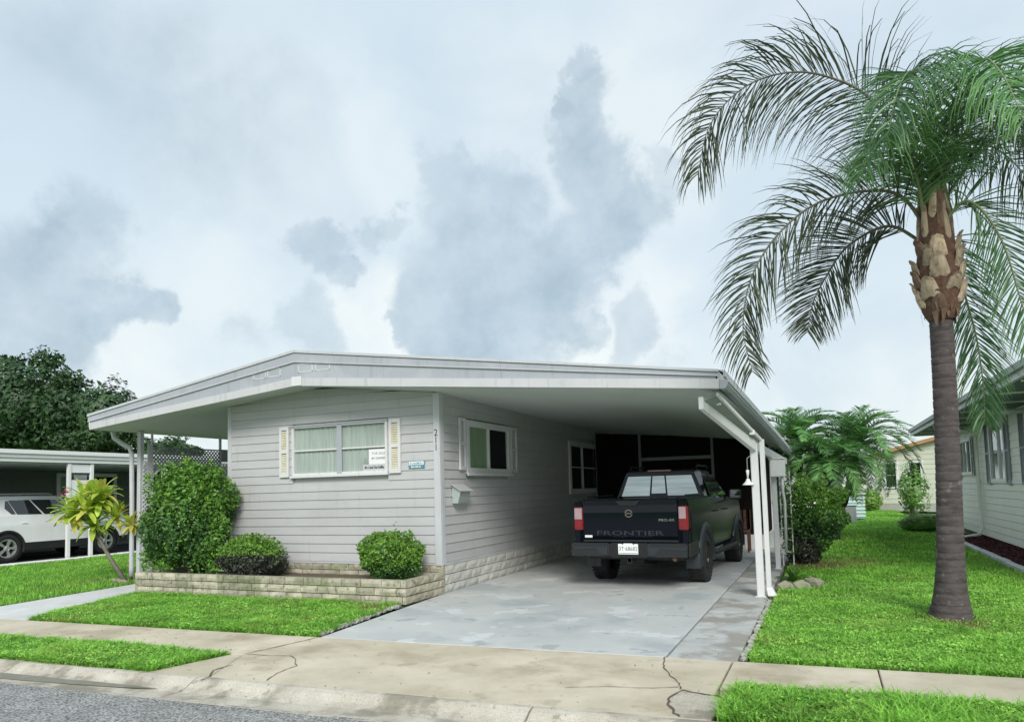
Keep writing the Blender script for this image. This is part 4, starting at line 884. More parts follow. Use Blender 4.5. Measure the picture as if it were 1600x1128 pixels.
def leafbase(th, z0, ln, wd, r0, r1, tip=.5, out=.02):
    b = MB(); n = 7; A = Vector((math.cos(th), math.sin(th), 0)); T = Vector((-math.sin(th), math.cos(th), 0)); c0 = Vector((TX + .01, 9.3, 0)); sk = random.uniform(-.12, .12)
    for i in range(n):
        f = i / (n - 1); w_ = wd * (1 - (1 - tip) * f ** 1.3) * (1 if i else .75); rr = r0 + (r1 - r0) * f + out * math.sin(f * math.pi) + (.025 if f > .9 else 0)
        for j in range(5):
            g = (j - 2) / 2; b.v.append(tuple(c0 + A * (rr - .055 * g * g * (w_ / .12)) + T * (g * w_ + sk * f * ln) + Vector((0, 0, z0 + ln * f - .03 * abs(g)))))
    m_ = len(b.v)
    for i in range(n):
        for j in range(5): v = Vector(b.v[i * 5 + j]); b.v.append(tuple(v - A * .022))
    for i in range(n - 1):
        for j in range(4):
            q = i * 5 + j; b.f.append((q, q + 1, q + 6, q + 5)); b.f.append((m_ + q, m_ + q + 5, m_ + q + 6, m_ + q + 1))
        b.f.append((i * 5, i * 5 + 5, m_ + i * 5 + 5, m_ + i * 5)); b.f.append((i * 5 + 4, m_ + i * 5 + 4, m_ + i * 5 + 9, i * 5 + 9))
    e_ = (n - 1) * 5
    for j in range(4): b.f.append((e_ + j, e_ + j + 1, m_ + e_ + j + 1, m_ + e_ + j)); b.f.append((j, m_ + j, m_ + j + 1, j + 1))
    b.build('leaf_base', BOOTD if (z0 < 3.5 and random.random() < .6) or random.random() < .12 else BOOT, palm, smooth=False)
ga = 2.4
for i in range(46):
    z = 3.40 + i * .027; f = i / 46
    r0 = min(.235, .165 + i * .012) - max(0, z - 3.85) * .13; leafbase(i * ga + random.uniform(-.35, .35), z, (random.uniform(.13, .27) if f < .62 else random.uniform(.4, .6)), (.065 + .05 * random.random() if f < .62 else .045), r0, r0 + (.045 if f < .6 else -.03), tip=.55 if f < .6 else .4)
fb = MB()
for k_ in range(34):
    th = k_ * 2.4 + random.uniform(-.2, .2); rr = random.uniform(.17, .215); zt_ = random.uniform(3.42, 3.62); ln = random.uniform(.08, .2); A = Vector((math.cos(th), math.sin(th), 0)); T = Vector((-A.y, A.x, 0)); c0 = Vector((TX + .01, 9.3, 0)); wv = random.uniform(.012, .04)
    p0 = c0 + A * rr + Vector((0, 0, zt_)); p1 = c0 + A * (rr - .01 + random.uniform(-.02, .03)) + T * random.uniform(-.04, .04) + Vector((0, 0, zt_ - ln))
    fb.quad(p0 - T * wv, p0 + T * wv, p1 + T * wv * .3, p1 - T * wv * .3)
fb.build('fibre_fringe', BOOTD, palm, kind='stuff')
def frond(parent, P, nl, ll, m, mr, r0=.022, lw=.022, droop=1.0, side_up=.25, plum=.3, seed=0, start=.12, twist=0, name='frond', segs=5, tip=.35, mid=None, fwd=.75, dark=0):
    r = np.random.default_rng(seed); P = [Vector(p) for p in P]; pts = []
    PP = [P[0] * 2 - P[1]] + P + [P[-1] * 2 - P[-2]]; ns_ = 10
    for i in range(1, len(PP) - 2):
        for s_ in range(ns_):
            t_ = s_ / ns_; a, b0, c0, d0 = PP[i - 1], PP[i], PP[i + 1], PP[i + 2]
            pts.append(.5 * ((2 * b0) + (-a + c0) * t_ + (2 * a - 5 * b0 + 4 * c0 - d0) * t_ ** 2 + (-a + 3 * b0 - 3 * c0 + d0) * t_ ** 3))
    pts.append(P[-1]); n = len(pts); rad = [r0 * (1 - .88 * i / (n - 1)) for i in range(n)]
    rb = MB().tube(pts, rad, 6); ro = rb.build(name, mr, parent, smooth=True)
    A = np.array([list(p) for p in pts]); seg = np.linalg.norm(np.diff(A, axis=0), axis=1); cum = np.concatenate([[0], np.cumsum(seg)]); Lt = cum[-1]
    n2 = nl * 2; s_ = np.repeat(np.linspace(start, 1, nl), 2) + r.normal(0, .004, n2); s_ = np.clip(s_, 0, .999); sd_ = np.tile([1, -1], nl)
    pos = np.stack([np.interp(s_ * Lt, cum, A[:, i]) for i in range(3)], 1); pos2 = np.stack([np.interp(np.clip(s_ + .02, 0, 1) * Lt, cum, A[:, i]) for i in range(3)], 1); pos0 = np.stack([np.interp(np.clip(s_ - .02, 0, 1) * Lt, cum, A[:, i]) for i in range(3)], 1)
    T = pos2 - pos0; T /= np.linalg.norm(T, axis=1)[:, None]; up = np.array([0, 0, 1.0]); S = np.cross(T, up); S /= np.maximum(np.linalg.norm(S, axis=1)[:, None], .15); S2 = np.cross(T, np.array(PF)); S2 /= np.maximum(np.linalg.norm(S2, axis=1)[:, None], .15); S2 *= np.sign((S * S2).sum(1) + 1e-6)[:, None] if False else 1; S = S * (1 - twist) + S2 * twist; S /= np.maximum(np.linalg.norm(S, axis=1)[:, None], .15); U = np.cross(S, T)
    f = s_; ll_ = ll * np.clip(np.minimum(.55 + 2.2 * f, 1.0), 0, 1) * (1 - (1 - tip) * np.clip((f - .55) / .45, 0, 1) ** 1.5) * r.uniform(.8, 1.12, n2)
    D = S * sd_[:, None] * 1.0 + T * (fwd * r.uniform(.6, 1.3, n2) + f * .5)[:, None] + U * (side_up + r.normal(0, plum, n2))[:, None]; D /= np.linalg.norm(D, axis=1)[:, None]
    Q = [pos]; cur = pos.copy(); dcur = D.copy(); dr = droop * r.uniform(.6, 1.4, n2)
    for j in range(segs):
        cur = cur + dcur * (ll_ / segs)[:, None]; Q.append(cur); dcur = dcur + np.array([0, 0, -1.0]) * (dr * (.18 + .42 * j / segs) * 5 / segs)[:, None]; dcur /= np.linalg.norm(dcur, axis=1)[:, None]
    Q = np.stack(Q, 1); W = np.cross(D, U + r.normal(0, .5, (n2, 3))); W /= np.linalg.norm(W, axis=1)[:, None]
    wf = np.array([.55] + [1 - .75 * (j / segs) ** 2 for j in range(1, segs + 1)]) * lw / 2; wf[-1] = .001
    V = np.stack([Q + W[:, None, :] * wf[None, :, None], Q - W[:, None, :] * wf[None, :, None]], 2)   # n2, segs+1, 2, 3
    base_ = np.arange(n2) * (segs + 1) * 2; F = np.concatenate([np.stack([base_ + 2 * j, base_ + 2 * j + 1, base_ + 2 * j + 3, base_ + 2 * j + 2], 1) for j in range(segs)])
    npmesh('leaflets', V.reshape(-1, 3), F, m, ro, np.repeat(np.clip(r.normal(.5, .2, n2) - dark, 0, 1), (segs + 1) * 2), 'stuff'); return ro
def PP_(*o): return [CR + PR * a * 1.0 + PU * b_ + PF * c_ for (a, b_, c_) in o]
# (right, up, away) metres from the crown
FD = [
    ([(0, -.25, 0), (-.15, .45, .0), (-.70, 1.12, -.1), (-1.22, 1.36, -.15), (-1.72, 1.38, -.2), (-2.22, 1.18, -.25), (-2.60, .75, -.3), (-2.74, .2, -.3)], 92, 1.02, PLMD, RACHD, dict(droop=1.15, side_up=.3, plum=.5, twist=.7)),
    ([(0, -.4, -.05), (-.30, .05, .0), (-.78, .08, -.1), (-1.38, -.10, -.2), (-1.85, -.48, -.3), (-2.15, -.95, -.35), (-2.25, -1.5, -.35), (-2.15, -2.0, -.35)], 90, .72, PLMD, RACHD, dict(droop=.6, side_up=.1, plum=.4, twist=.8)),
    ([(0, -.45, .1), (-.3, -.20, .3), (-.68, -.38, .5), (-.90, -.72, .6), (-1.05, -1.05, .65), (-1.14, -1.42, .6)], 75, .66, PLMD, RACHD, dict(droop=.35, side_up=0, plum=.25, fwd=.6, twist=1)),
    ([(.05, -.35, 0), (.25, .12, -.05), (.58, .55, -.1), (1.0, .72, -.15), (1.5, .6, -.2), (1.95, .2, -.2), (2.2, -.3, -.2)], 85, .85, PLMG, RACH, dict(droop=1.2, side_up=.3, plum=.4)),
    ([(.05, -.35, .1), (.2, .3, .3), (.7, .85, .6), (1.3, .95, .8), (1.9, .6, 1.0), (2.3, .0, 1.1)], 75, .85, PLMD, RACH, dict(droop=1.2, side_up=.4, plum=.5)),
    ([(.08, -.5, .05), (.35, -.4, .1), (.50, -.95, .15), (.66, -1.55, .15), (.74, -2.1, .15), (.76, -2.55, .15)], 75, .62, PLMG, RACH, dict(droop=.4, side_up=-.05, plum=.2, fwd=.9, twist=1)),
    ([(.02, -.45, -.1), (.22, -.12, -.35), (.45, -.55, -.55), (.66, -1.3, -.6), (.85, -1.9, -.6)], 60, .55, PLMG, RACH, dict(droop=.4, side_up=0, plum=.2, fwd=1.0, twist=.8)),
    ([(-.02, -.3, -.05), (-.12, .45, -.25), (-.40, .95, -.6), (-.75, .98, -1.0), (-1.1, .6, -1.4), (-1.3, .1, -1.6)], 85, .85, PLMG, RACH, dict(droop=1.1, side_up=.2, plum=.3)),
    ([(0, -.3, -.1), (.02, .5, -.3), (-.05, .95, -.8), (-.2, .95, -1.3), (-.35, .5, -1.8), (-.4, 0, -2.1)], 85, .85, PLML, RACH, dict(droop=1.1, side_up=.2, plum=.3)),
    ([(0, -.3, -.1), (.15, .45, -.25), (.35, .9, -.6), (.6, .85, -1.1), (.75, .4, -1.5), (.8, -.1, -1.7)], 80, .8, PLMG, RACH, dict(droop=1.1, side_up=.2, plum=.3)),
    ([(0, -.3, .0), (.1, .5, .05), (.35, 1.05, .2), (.85, 1.22, .3), (1.3, 1.0, .3), (1.6, .6, .3)], 75, .8, PLMD, RACHD, dict(droop=1.1, side_up=.5, plum=.5)),
    ([(-.05, -.35, -.05), (-.25, .25, -.2), (-.6, .5, -.5), (-1.0, .35, -.8), (-1.25, -.1, -1.0)], 75, .72, PLML, RACH, dict(droop=1.0, side_up=.2, plum=.4)),
    ([(0, -.3, .0), (.03, .3, 0), (.05, .9, 0), (.07, 1.35, 0)], 22, .5, PLML, RACH, dict(droop=.1, side_up=0, plum=.1, fwd=4, start=.45)),
]
for i, (o_, nl, ll, m_, mr_, kw) in enumerate(FD):
    frond(palm, PP_(*o_), int(nl * (1.75 if nl > 30 else 1)), ll * 1.12, m_, mr_, seed=100 + i, lw=.0165, **{**kw, 'droop': kw['droop'] * 1.25})

# ------------------------------------------------------------------ pygmy date palms behind the hedge
def pygmy(label, base_pts, c_, n, L_, seed, rt=.09, skirt=False):
    t = thing('date_palm', label, 'palm tree', (base_pts[0][0], base_pts[0][1], 0), group='feathery small palms behind the hedge')
    MB().tube(base_pts + [c_], [rt * 1.3] + [rt] * (len(base_pts) - 1) + [rt * 1.5], 10).build('trunk', BARKK, t)
    r = random.Random(seed)
    for k in range(60):     # stubs of old leaf stalks
        f = r.uniform(.1, 1); i = min(int(f * len(base_pts)), len(base_pts) - 1); pa = Vector((base_pts + [c_])[i]); pb = Vector((base_pts + [c_])[i + 1]); p = pa.lerp(pb, r.random()); a = r.uniform(0, 6.3)
    b = MB()
    for k in range(70):
        i = r.randrange(len(base_pts)); p = Vector((base_pts + [c_])[i]).lerp(Vector((base_pts + [c_])[i + 1]), r.random()); a = r.uniform(0, 6.3); d_ = Vector((math.cos(a), math.sin(a), .7)); b.tube([p + d_ * rt * .7, p + d_ * (rt * 1.25)], [.022, .012], 5)
    b.build('stalk_stubs', BARKK, t, kind='stuff')
    for k in range(n):
        a = k * 2.4 + r.uniform(-.2, .2); f = k / n; el = R(84 - 95 * f + r.uniform(-8, 8)); l_ = L_ * r.uniform(.85, 1.1) * (.8 + .2 * min(1, f * 3)); c0 = Vector(c_)
        h = Vector((math.cos(a), math.sin(a), 0)); P = []; cur = c0.copy(); e_ = el
        for s_ in range(5): P.append(cur.copy()); cur = cur + (h * math.cos(e_) + Vector((0, 0, math.sin(e_)))) * (l_ / 4); e_ -= R(24 + 10 * f)
        frond(t, P, 48, .34, PYG if k % 3 else PLMG, RACH, r0=.012, lw=.028, droop=.25, side_up=.25, plum=.15, seed=seed * 50 + k, start=.12, segs=2, fwd=.7)
pygmy('leftmost feathery palm with pale arching fronds above the hedge', [(-.62, 21.5, 0), (-.62, 21.5, .8), (-.66, 21.5, 1.5)], (-.68, 21.5, 2.62), 50, 1.8, 3)
pygmy('feathery palm on a curved black trunk nearest the grass', [(-.12, 22, 0), (.15, 22, .45), (.45, 22, .95), (.60, 22, 1.5)], (.80, 22, 2.45), 54, 1.95, 4)
pygmy('lowest broad feathery palm in the middle with dark fibrous trunk', [(.12, 20.8, 0), (.12, 20.8, .7), (.12, 20.8, 1.2)], (.10, 20.8, 1.95), 44, 1.4, 5, .13)

# ------------------------------------------------------------------ agave and rock ring at the post
ag = thing('agave_plant', 'small spiky green plant inside the rock ring by front post', 'plant', (-.55, 11.75, 0))
for i in range(22):
    a = i * 2.4; e_ = R(random.uniform(25, 75)); l_ = random.uniform(.25, .42); h = Vector((math.cos(a), math.sin(a), 0)); T = Vector((-math.sin(a), math.cos(a), 0)); b = MB(); cur = Vector((-.55, 11.75, .03))
    for s_ in range(5):
        w_ = .028 * (1 - (s_ / 4) ** 2) + .001; b.v += [tuple(cur + T * w_ + Vector((0, 0, .008))), tuple(cur), tuple(cur - T * w_ + Vector((0, 0, .008)))]; cur = cur + (h * math.cos(e_) + Vector((0, 0, math.sin(e_)))) * l_ / 4; e_ -= .22
    for s_ in range(4): b.f += [(s_ * 3, s_ * 3 + 1, s_ * 3 + 4, s_ * 3 + 3), (s_ * 3 + 1, s_ * 3 + 2, s_ * 3 + 5, s_ * 3 + 4)]
    b.build('leaf', LEAFM, ag, smooth=True)
rk = [(-.62, 11.22, .15, .08), (-.40, 11.28, .17, .10), (-.22, 11.5, .12, .10), (-.18, 11.75, .10, .08), (-.3, 12.05, .1, .07), (-.6, 12.2, .12, .07)]
for (x, y, s_, h_), lb in zip(rk, ('brown flat rock touching the front post downspout', 'largest mossy rock before the spiky plant', 'tan rock right of the spiky plant', 'pale rock at the far right of the rock ring', 'small rock behind the spiky plant on the right', 'small rock behind the spiky plant on the left')):
    o = link('rock', RM[rk.index((x, y, s_, h_)) % 5], None); o.location = (x, y, h_ * .5); o.scale = (s_, s_ * .7, h_); o.rotation_euler = (0, 0, random.uniform(-.4, .4)); tag(o, lb, 'rock', 'rocks around the spiky plant')

# ------------------------------------------------------------------ plumeria by left post
pm = thing('plumeria_tree', 'small plumeria with yellow green leaf rosettes by left porch post', 'small tree', (-12.62, 9.75, 0))
J = dict(a=(-12.50, 9.72, 0), b=(-12.85, 9.68, .42), c=(-13.15, 9.62, .86), d=(-13.25, 9.6, 1.05), e=(-13.7, 9.5, 1.35), f=(-13.0, 9.55, 1.5), g=(-12.75, 9.7, 1.2), h=(-12.42, 9.8, 1.05), i=(-13.35, 9.5, 1.6))
for ch_, rr in (('abcd', [.045, .038, .034, .03]), ('de', [.028, .022]), ('df', [.028, .022]), ('cg', [.028, .022]), ('di', [.026, .02])): MB().tube([J[x] for x in ch_], rr, 8).build('branch', PLB, pm, smooth=True)
MB().tube([(-12.42, 9.8, 0), (-12.40, 9.8, .5), J['h']], [.03, .024, .02], 8).build('branch', PLB, pm, smooth=True)
def rosette(c_, n, L_, yel, seed, up=.6):
    r = random.Random(seed)
    for k in range(n):
        a = k * 2.4 + r.uniform(-.3, .3); f = k / n; e_ = R(85 - 115 * f + r.uniform(-12, 12)); l_ = L_ * r.uniform(.75, 1.1); h = Vector((math.cos(a), math.sin(a), 0)); T = Vector((-math.sin(a), math.cos(a), 0)); b = MB(); cur = Vector(c_) + h * .02
        for s_ in range(6):
            g = s_ / 5; w_ = .043 * math.sin(math.pi * (g * .88 + .06)) ** .8 * (L_ / .34) + .002; b.v += [tuple(cur + T * w_ + Vector((0, 0, .012))), tuple(cur), tuple(cur - T * w_ + Vector((0, 0, .012)))]; cur = cur + (h * math.cos(e_) + Vector((0, 0, math.sin(e_)))) * l_ / 5; e_ -= .17
        for s_ in range(5): b.f += [(s_ * 3, s_ * 3 + 1, s_ * 3 + 4, s_ * 3 + 3), (s_ * 3 + 1, s_ * 3 + 2, s_ * 3 + 5, s_ * 3 + 4)]
        b.build('leaf', PLY if r.random() < yel else PLL, pm, smooth=True)
for (k_, n, L_, y_) in (('e', 34, .42, .15), ('i', 34, .44, .2), ('f', 36, .46, .25), ('g', 30, .38, .35), ('h', 28, .32, .6), ('d', 30, .44, .1)): rosette(J[k_], n, L_, y_, ord(k_))
rosette((-13.45, 9.3, 1.25), 28, .42, .2, 77); rosette((-13.1, 9.35, 1.35), 30, .44, .3, 78); rosette((-12.9, 9.5, 1.7), 26, .4, .3, 79)
for k in range(14):
    a = k * 2.4; c0 = Vector((-13.95, 9.5, 1.72)) + Vector((random.uniform(-.14, .14), random.uniform(-.1, .1), random.uniform(-.08, .1)))
    b = MB(); h = Vector((math.cos(a), math.sin(a), .5)) * .06; T = Vector((-math.sin(a), math.cos(a), 0)) * .03; b.quad(c0, c0 + h * .6 + T, c0 + h, c0 + h * .6 - T).build('petal', PINK, pm)
sp = thing('yellow_seedling', 'small yellow leaved plant at the foot of plumeria', 'plant', (-12.75, 10.05, 0)); MB().tube([(-12.75, 10.05, 0), (-12.75, 10.05, .3)], .008, 5).build('stem', PLB, sp)
for k in range(16):
    a = k * 2.4; z = .08 + k * .02; h = Vector((math.cos(a), math.sin(a), .3)) * .12; T = Vector((-math.sin(a), math.cos(a), 0)) * .025; c0 = Vector((-12.75, 10.05, z)); MB().quad(c0, c0 + h * .5 + T, c0 + h, c0 + h * .5 - T).build('leaf', PLY, sp)
for i, (x, y, s_) in enumerate(((-12.45, 9.55, .10), (-12.25, 9.5, .09), (-12.65, 9.6, .06))):
    o = link('rock', RM[i], None); o.location = (x, y, .02); o.scale = (s_ * 1.3, s_, .05); tag(o, ('pale flat rock under the plumeria stem', 'pale rock touching the left downspout', 'smallest rock left of the plumeria stem')[i], 'rock', 'rocks under the plumeria')

# ------------------------------------------------------------------ wheels and vehicles
def wheel(parent, x, y, r, w_, side, rimm, rr, spokes=6, name='wheel', twin=True):
    wl = bpy.data.objects.new(name, None); C.objects.link(wl); wl.parent = parent; wl.location = (x, y, r); wl.empty_display_size = .1; OFF[wl.name] = (0, 0, 0)
    fr = lambda a, q, th: (a * side, q * math.cos(th), q * math.sin(th))
    h = w_ / 2; MB().lathe([(-h * .75, rr), (-h, rr + .03), (-h, r - .05), (-h * .85, r - .01), (-h * .7, r), (h * .7, r), (h * .85, r - .01), (h, r - .05), (h, rr + .03), (h * .75, rr), (h * .55, rr - .01)], 40, fr).build('tyre', TYRE, wl, smooth=False)
    b = MB()
    for k in range(36):
        for s_ in (-1, 1):
            th = (k + (s_ > 0) * .5) * math.pi / 18; c_, s2 = math.cos(th), math.sin(th)
            def f2(u, n, z, c_=c_, s2=s2): return (u * side, z * c_ - n * s2, z * s2 + n * c_)
            b.box(s_ * h * .35 if s_ > 0 else -h * .98, s_ * h * .98 if s_ > 0 else -h * .35, -.022, .022, r - .004, r + .008, f2)
    b.build('tread', TYRE, wl, kind='stuff')
    b = MB(); b.lathe([(h * .72, rr), (h * .80, rr - .005), (h * .78, rr - .03), (h * .35, rr - .045), (-h * .5, rr - .05)], 32, fr)
    for k in range(spokes):
        for d_ in ((-.09, .09) if twin else (0,)):
            th = 2 * math.pi * k / spokes + d_; c_, s2 = math.cos(th), math.sin(th); ww = .02 if twin else .035
            def f2(u, n, z, c_=c_, s2=s2): return (u * side, z * c_ - n * s2, z * s2 + n * c_)
            b.hexa([f2(h * .45, -ww, .04), f2(h * .75, -ww * .7, .04), f2(h * .75, ww * .7, .04), f2(h * .45, ww, .04), f2(h * .5, -ww * 1.2, rr - .02), f2(h * .78, -ww, rr - .02), f2(h * .78, ww, rr - .02), f2(h * .5, ww * 1.2, rr - .02)])
    b.lathe([(h * .80, .0), (h * .82, .05), (h * .70, .07), (h * .4, .075)], 20, fr)
    b.build('rim', rimm, wl, smooth=False)
    MB().lathe([(-h * .1, 0), (-h * .1, rr - .04)], 24, fr).build('brake_disc', PLAS, wl)
    return wl
def side_shell(parent, sgn, ys, ztop, zbot, xout, m, arches, flare, inner=.12, name='body_side', rows=12):
    b = MB(); cols = []
    for y in ys:
        zb = zbot(y)
        for (ay, az_, ar) in arches:
            if abs(y - ay) < ar: zb = max(zb, az_ + math.sqrt(ar * ar - (y - ay) ** 2))
        zt = ztop(y); c_ = []
        for j in range(rows + 1):
            z = zb + (zt - zb) * j / rows; x = xout(y, z)
            for (ay, az_, ar) in arches:
                d = math.hypot(y - ay, z - az_) - ar
                if d < .11 and z > .3: x += flare * min(1, max(0, (.11 - d) / .03))
            c_.append((sgn * x, y, z))
        cols.append(c_)
    n = rows + 1
    for c_ in cols: b.v += c_ + [(sgn * (abs(c_[-1][0]) - inner), c_[-1][1], c_[-1][2]), (sgn * (abs(c_[0][0]) - inner), c_[0][1], c_[0][2])]
    k = n + 2
    for i in range(len(cols) - 1):
        for j in range(k): b.f.append((i * k + j, i * k + (j + 1) % k, (i + 1) * k + (j + 1) % k, (i + 1) * k + j))
    b.f.append(tuple(range(k))); b.f.append(tuple((len(cols) - 1) * k + j for j in reversed(range(k))))
    o = b.build(name, m, parent)
    me = o.data; me.polygons.foreach_set('use_smooth', [True] * len(me.polygons)); 
    md = o.modifiers.new('e', 'EDGE_SPLIT'); md.split_angle = R(38); return o
truck = thing('pickup_truck', 'black four door pickup truck parked in the carport, tailgate to the street', 'pickup truck', (-2.73, 11.93, 0), R(-2.7), local=True)
LO = lambda u, n, z: (u, n, z)
ARC = [(0, .40, .48), (3.2, .40, .48)]
ys = sorted(set([round(-1.16 + i * .05, 3) for i in range(105)] + [-.48, -.47, .47, .48, 2.72, 2.73, 3.67, 3.68, .60, .62]))
ys = [y for y in ys if y <= 4.05]
def zt(y): return 1.345 if y < .6 else (1.315 if y < 2.5 else 1.315 - (y - 2.5) * .09 - max(0, y - 3.6) ** 2 * .6)
def zb(y): return .60 if y < -.7 else (.47 if y < 3.4 else .47 + (y - 3.4) * .08)
def xo(y, z):
    x = .905 - .045 * max(0, (z - 1.08) / .27) ** 1.5 - .03 * max(0, (.7 - z) / .25) + .004 * math.sin((z - .5) * 5)
    if y < -1.0: x -= .10 * ((-1.0 - y) / .16) ** 2
    if y > 3.5: x -= .16 * ((y - 3.5) / .55) ** 2
    return x
PAINT2 = mat('truck_side_paint', (.003, .005, .009), rough=.2, var=.1, spec=.1, stain=[(6, .55, .2, (.012, .013, .012), .6)])
for s_ in (-1, 1): side_shell(truck, s_, ys, zt, zb, xo, PAINT2, ARC, 0)
# flares
for s_ in (-1, 1):
    for (ay, az_, ar) in ARC:
        b = MB(); n = 22
        for i in range(n + 1):
            th = R(-12) + R(204) * i / n; c_, s2 = math.cos(th), math.sin(th)
            for (dr, xx) in ((-.035, .80), (-.035, .945), (.01, .955), (.065, .93), (.085, .895), (.085, .80)): b.v.append((s_ * xx, ay + (ar + dr) * c_, az_ + (ar + dr) * s2))
        for i in range(n):
            for j in range(5): b.f.append((i * 6 + j, i * 6 + j + 1, (i + 1) * 6 + j + 1, (i + 1) * 6 + j))
        b.build('fender_flare', PLAB, truck, smooth=True)
for s_ in (-1, 1): MB().box(s_ * .74 - .04, s_ * .74 + .04, -.5, .52, .80, 1.0).build('wheel_well', PLAS, truck)
MB().box(-.80, .80, -1.12, .6, .74, .80).build('bed_floor', PLAS, truck)
MB().box(-.80, .80, .56, .60, .80, 1.34).build('bed_front', PLAS, truck)
for s_ in (-1, 1): MB().box(min(s_ * .755, s_ * .875), max(s_ * .755, s_ * .875), -1.12, .58, 1.345, 1.365).build('bed_rail_cap', PLAS, truck, bevel=.008)
for s_ in (-1, 1): MB().tube([(s_ * .80, -.85, 1.40), (s_ * .80, .45, 1.40)], .018, 6).build('utility_rail', PLAS, truck)
MB().box(-.76, .76, -.9, 3.95, .42, .60).build('chassis', PLAS, truck); MB().box(-.78, .78, .62, 3.0, .60, 1.30).build('cabin_floor', PLAS, truck)
MB().box(-.8, .8, 2.7, 3.95, .6, 1.1).build('engine_bay', PLAS, truck)
MB().tube([(-.75, 0, .40), (.75, 0, .40)], .05, 8).build('rear_axle', PLAS, truck)
MB().lathe([(-.14, .05), (-.1, .13), (.1, .13), (.14, .05)], 14, lambda a, r, th: (a, r * math.cos(th), .4 + r * math.sin(th))).build('differential', PLAS, truck, smooth=True)
MB().tube([(.62, -.95, .44), (.55, -.6, .46), (.5, .3, .48)], .04, 8).build('exhaust_pipe', mat('exhaust', (.30, .20, .13), rough=.5, metal=.6), truck, smooth=True)
# hood
b = MB(); hy = [2.62, 2.9, 3.2, 3.5, 3.8, 4.0, 4.06]
for y in hy:
    for i in range(9): u = -1 + i / 4; b.v.append((u * (xo(y, 1.2) - .05), y, zt(y) + .05 * (1 - u * u) - .01 - (.1 if y > 4.03 else 0)))
for i in range(len(hy) - 1):
    for j in range(8): b.f.append((i * 9 + j, i * 9 + j + 1, (i + 1) * 9 + j + 1, (i + 1) * 9 + j))
b.build('hood', PAINT, truck, smooth=True)
MB().box(-.75, .75, 4.0, 4.08, .72, 1.1).build('grille', PLAS, truck, bevel=.02); MB().box(-.86, .86, 3.95, 4.14, .45, .72).build('front_bumper', PLAB, truck, bevel=.04, segs=2)
# greenhouse
zb0, zr = 1.30, 1.80
base_r = [(-.80, .66), (.80, .66), (.85, 1.2), (.85, 2.1), (.80, 2.72), (-.80, 2.72), (-.85, 2.1), (-.85, 1.2)]
top_r = [(-.60, .70), (.60, .70), (.655, 1.0), (.655, 1.7), (.60, 2.02), (-.60, 2.02), (-.655, 1.7), (-.655, 1.0)]
b = MB(); k = 8
for (ring, z) in ((base_r, zb0), (top_r, zr)): b.v += [(x, y, z) for x, y in ring]
b.v += [(x * .93, .8 + (y - .755) * .9, zr + .035) for x, y in top_r]; b.v += [(x * .5, 1.0 + (y - .755) * .6, zr + .055) for x, y in top_r]
for r_ in range(3):
    for j in range(k): b.f.append((r_ * k + j, r_ * k + (j + 1) % k, (r_ + 1) * k + (j + 1) % k, (r_ + 1) * k + j))
b.f.append(tuple(3 * k + j for j in range(k))); b.build('cab', PAINT, truck, bevel=.012, segs=2, smooth=False)
def lerp3(a, c_, f): return tuple(a[i] + (c_[i] - a[i]) * f for i in range(3))
def win(P0, P1, Q0, Q1, f0, f1, g0, g1, off, m, name, par=truck):   # P bottom edge, Q top edge
    a = lerp3(P0, P1, f0); b_ = lerp3(P0, P1, f1); c_ = lerp3(Q0, Q1, f1); d_ = lerp3(Q0, Q1, f0); pts = [lerp3(a, d_, g0), lerp3(b_, c_, g0), lerp3(b_, c_, g1), lerp3(a, d_, g1)]
    n = (Vector(pts[1]) - Vector(pts[0])).cross(Vector(pts[3]) - Vector(pts[0])).normalized() * off
    bb = MB().hexa([tuple(Vector(p) - n * .2) for p in pts] + [tuple(Vector(p) + n) for p in pts]); return bb.build(name, m, par, bevel=.002)
B0, B1, T0, T1 = (-.80, .66, zb0), (.80, .66, zb0), (-.60, .70, zr), (.60, .70, zr)
win(B0, B1, T0, T1, .05, .385, .16, .86, .006, GLR, 'rear_pane'); win(B0, B1, T0, T1, .405, .575, .24, .86, .006, GLR, 'rear_pane'); win(B0, B1, T0, T1, .595, .95, .16, .86, .006, GLR, 'rear_pane')
for s_ in (1, -1):
    a, b_, c_, d_ = (s_ * .85, .80, zb0), (s_ * .85, 2.60, zb0), (s_ * .655, .95, zr), (s_ * .655, 1.95, zr)
    win(a, b_, c_, d_, .06, .44, .1, .88, .006 * s_, GLB, 'side_pane'); win(a, b_, c_, d_, .50, .93, .1, .88, .006 * s_, GLB, 'side_pane')
win((-.80, 2.72, zb0), (.80, 2.72, zb0), (-.60, 2.02, zr), (.60, 2.02, zr), .06, .94, .06, .94, -.006, GLB, 'windshield')
for s_ in (-1, 1): 
    MB().tube([(s_ * .60, .95, 1.86), (s_ * .60, 1.02, 1.90), (s_ * .60, 1.8, 1.90), (s_ * .60, 1.88, 1.86)], .02, 6).build('roof_rail', PLAS, truck, smooth=True)
MB().box(-.21, .21, .685, .76, 1.805, 1.835).build('brake_light', mat('brake_lens', (.55, .3, .3), rough=.2), truck, bevel=.01)
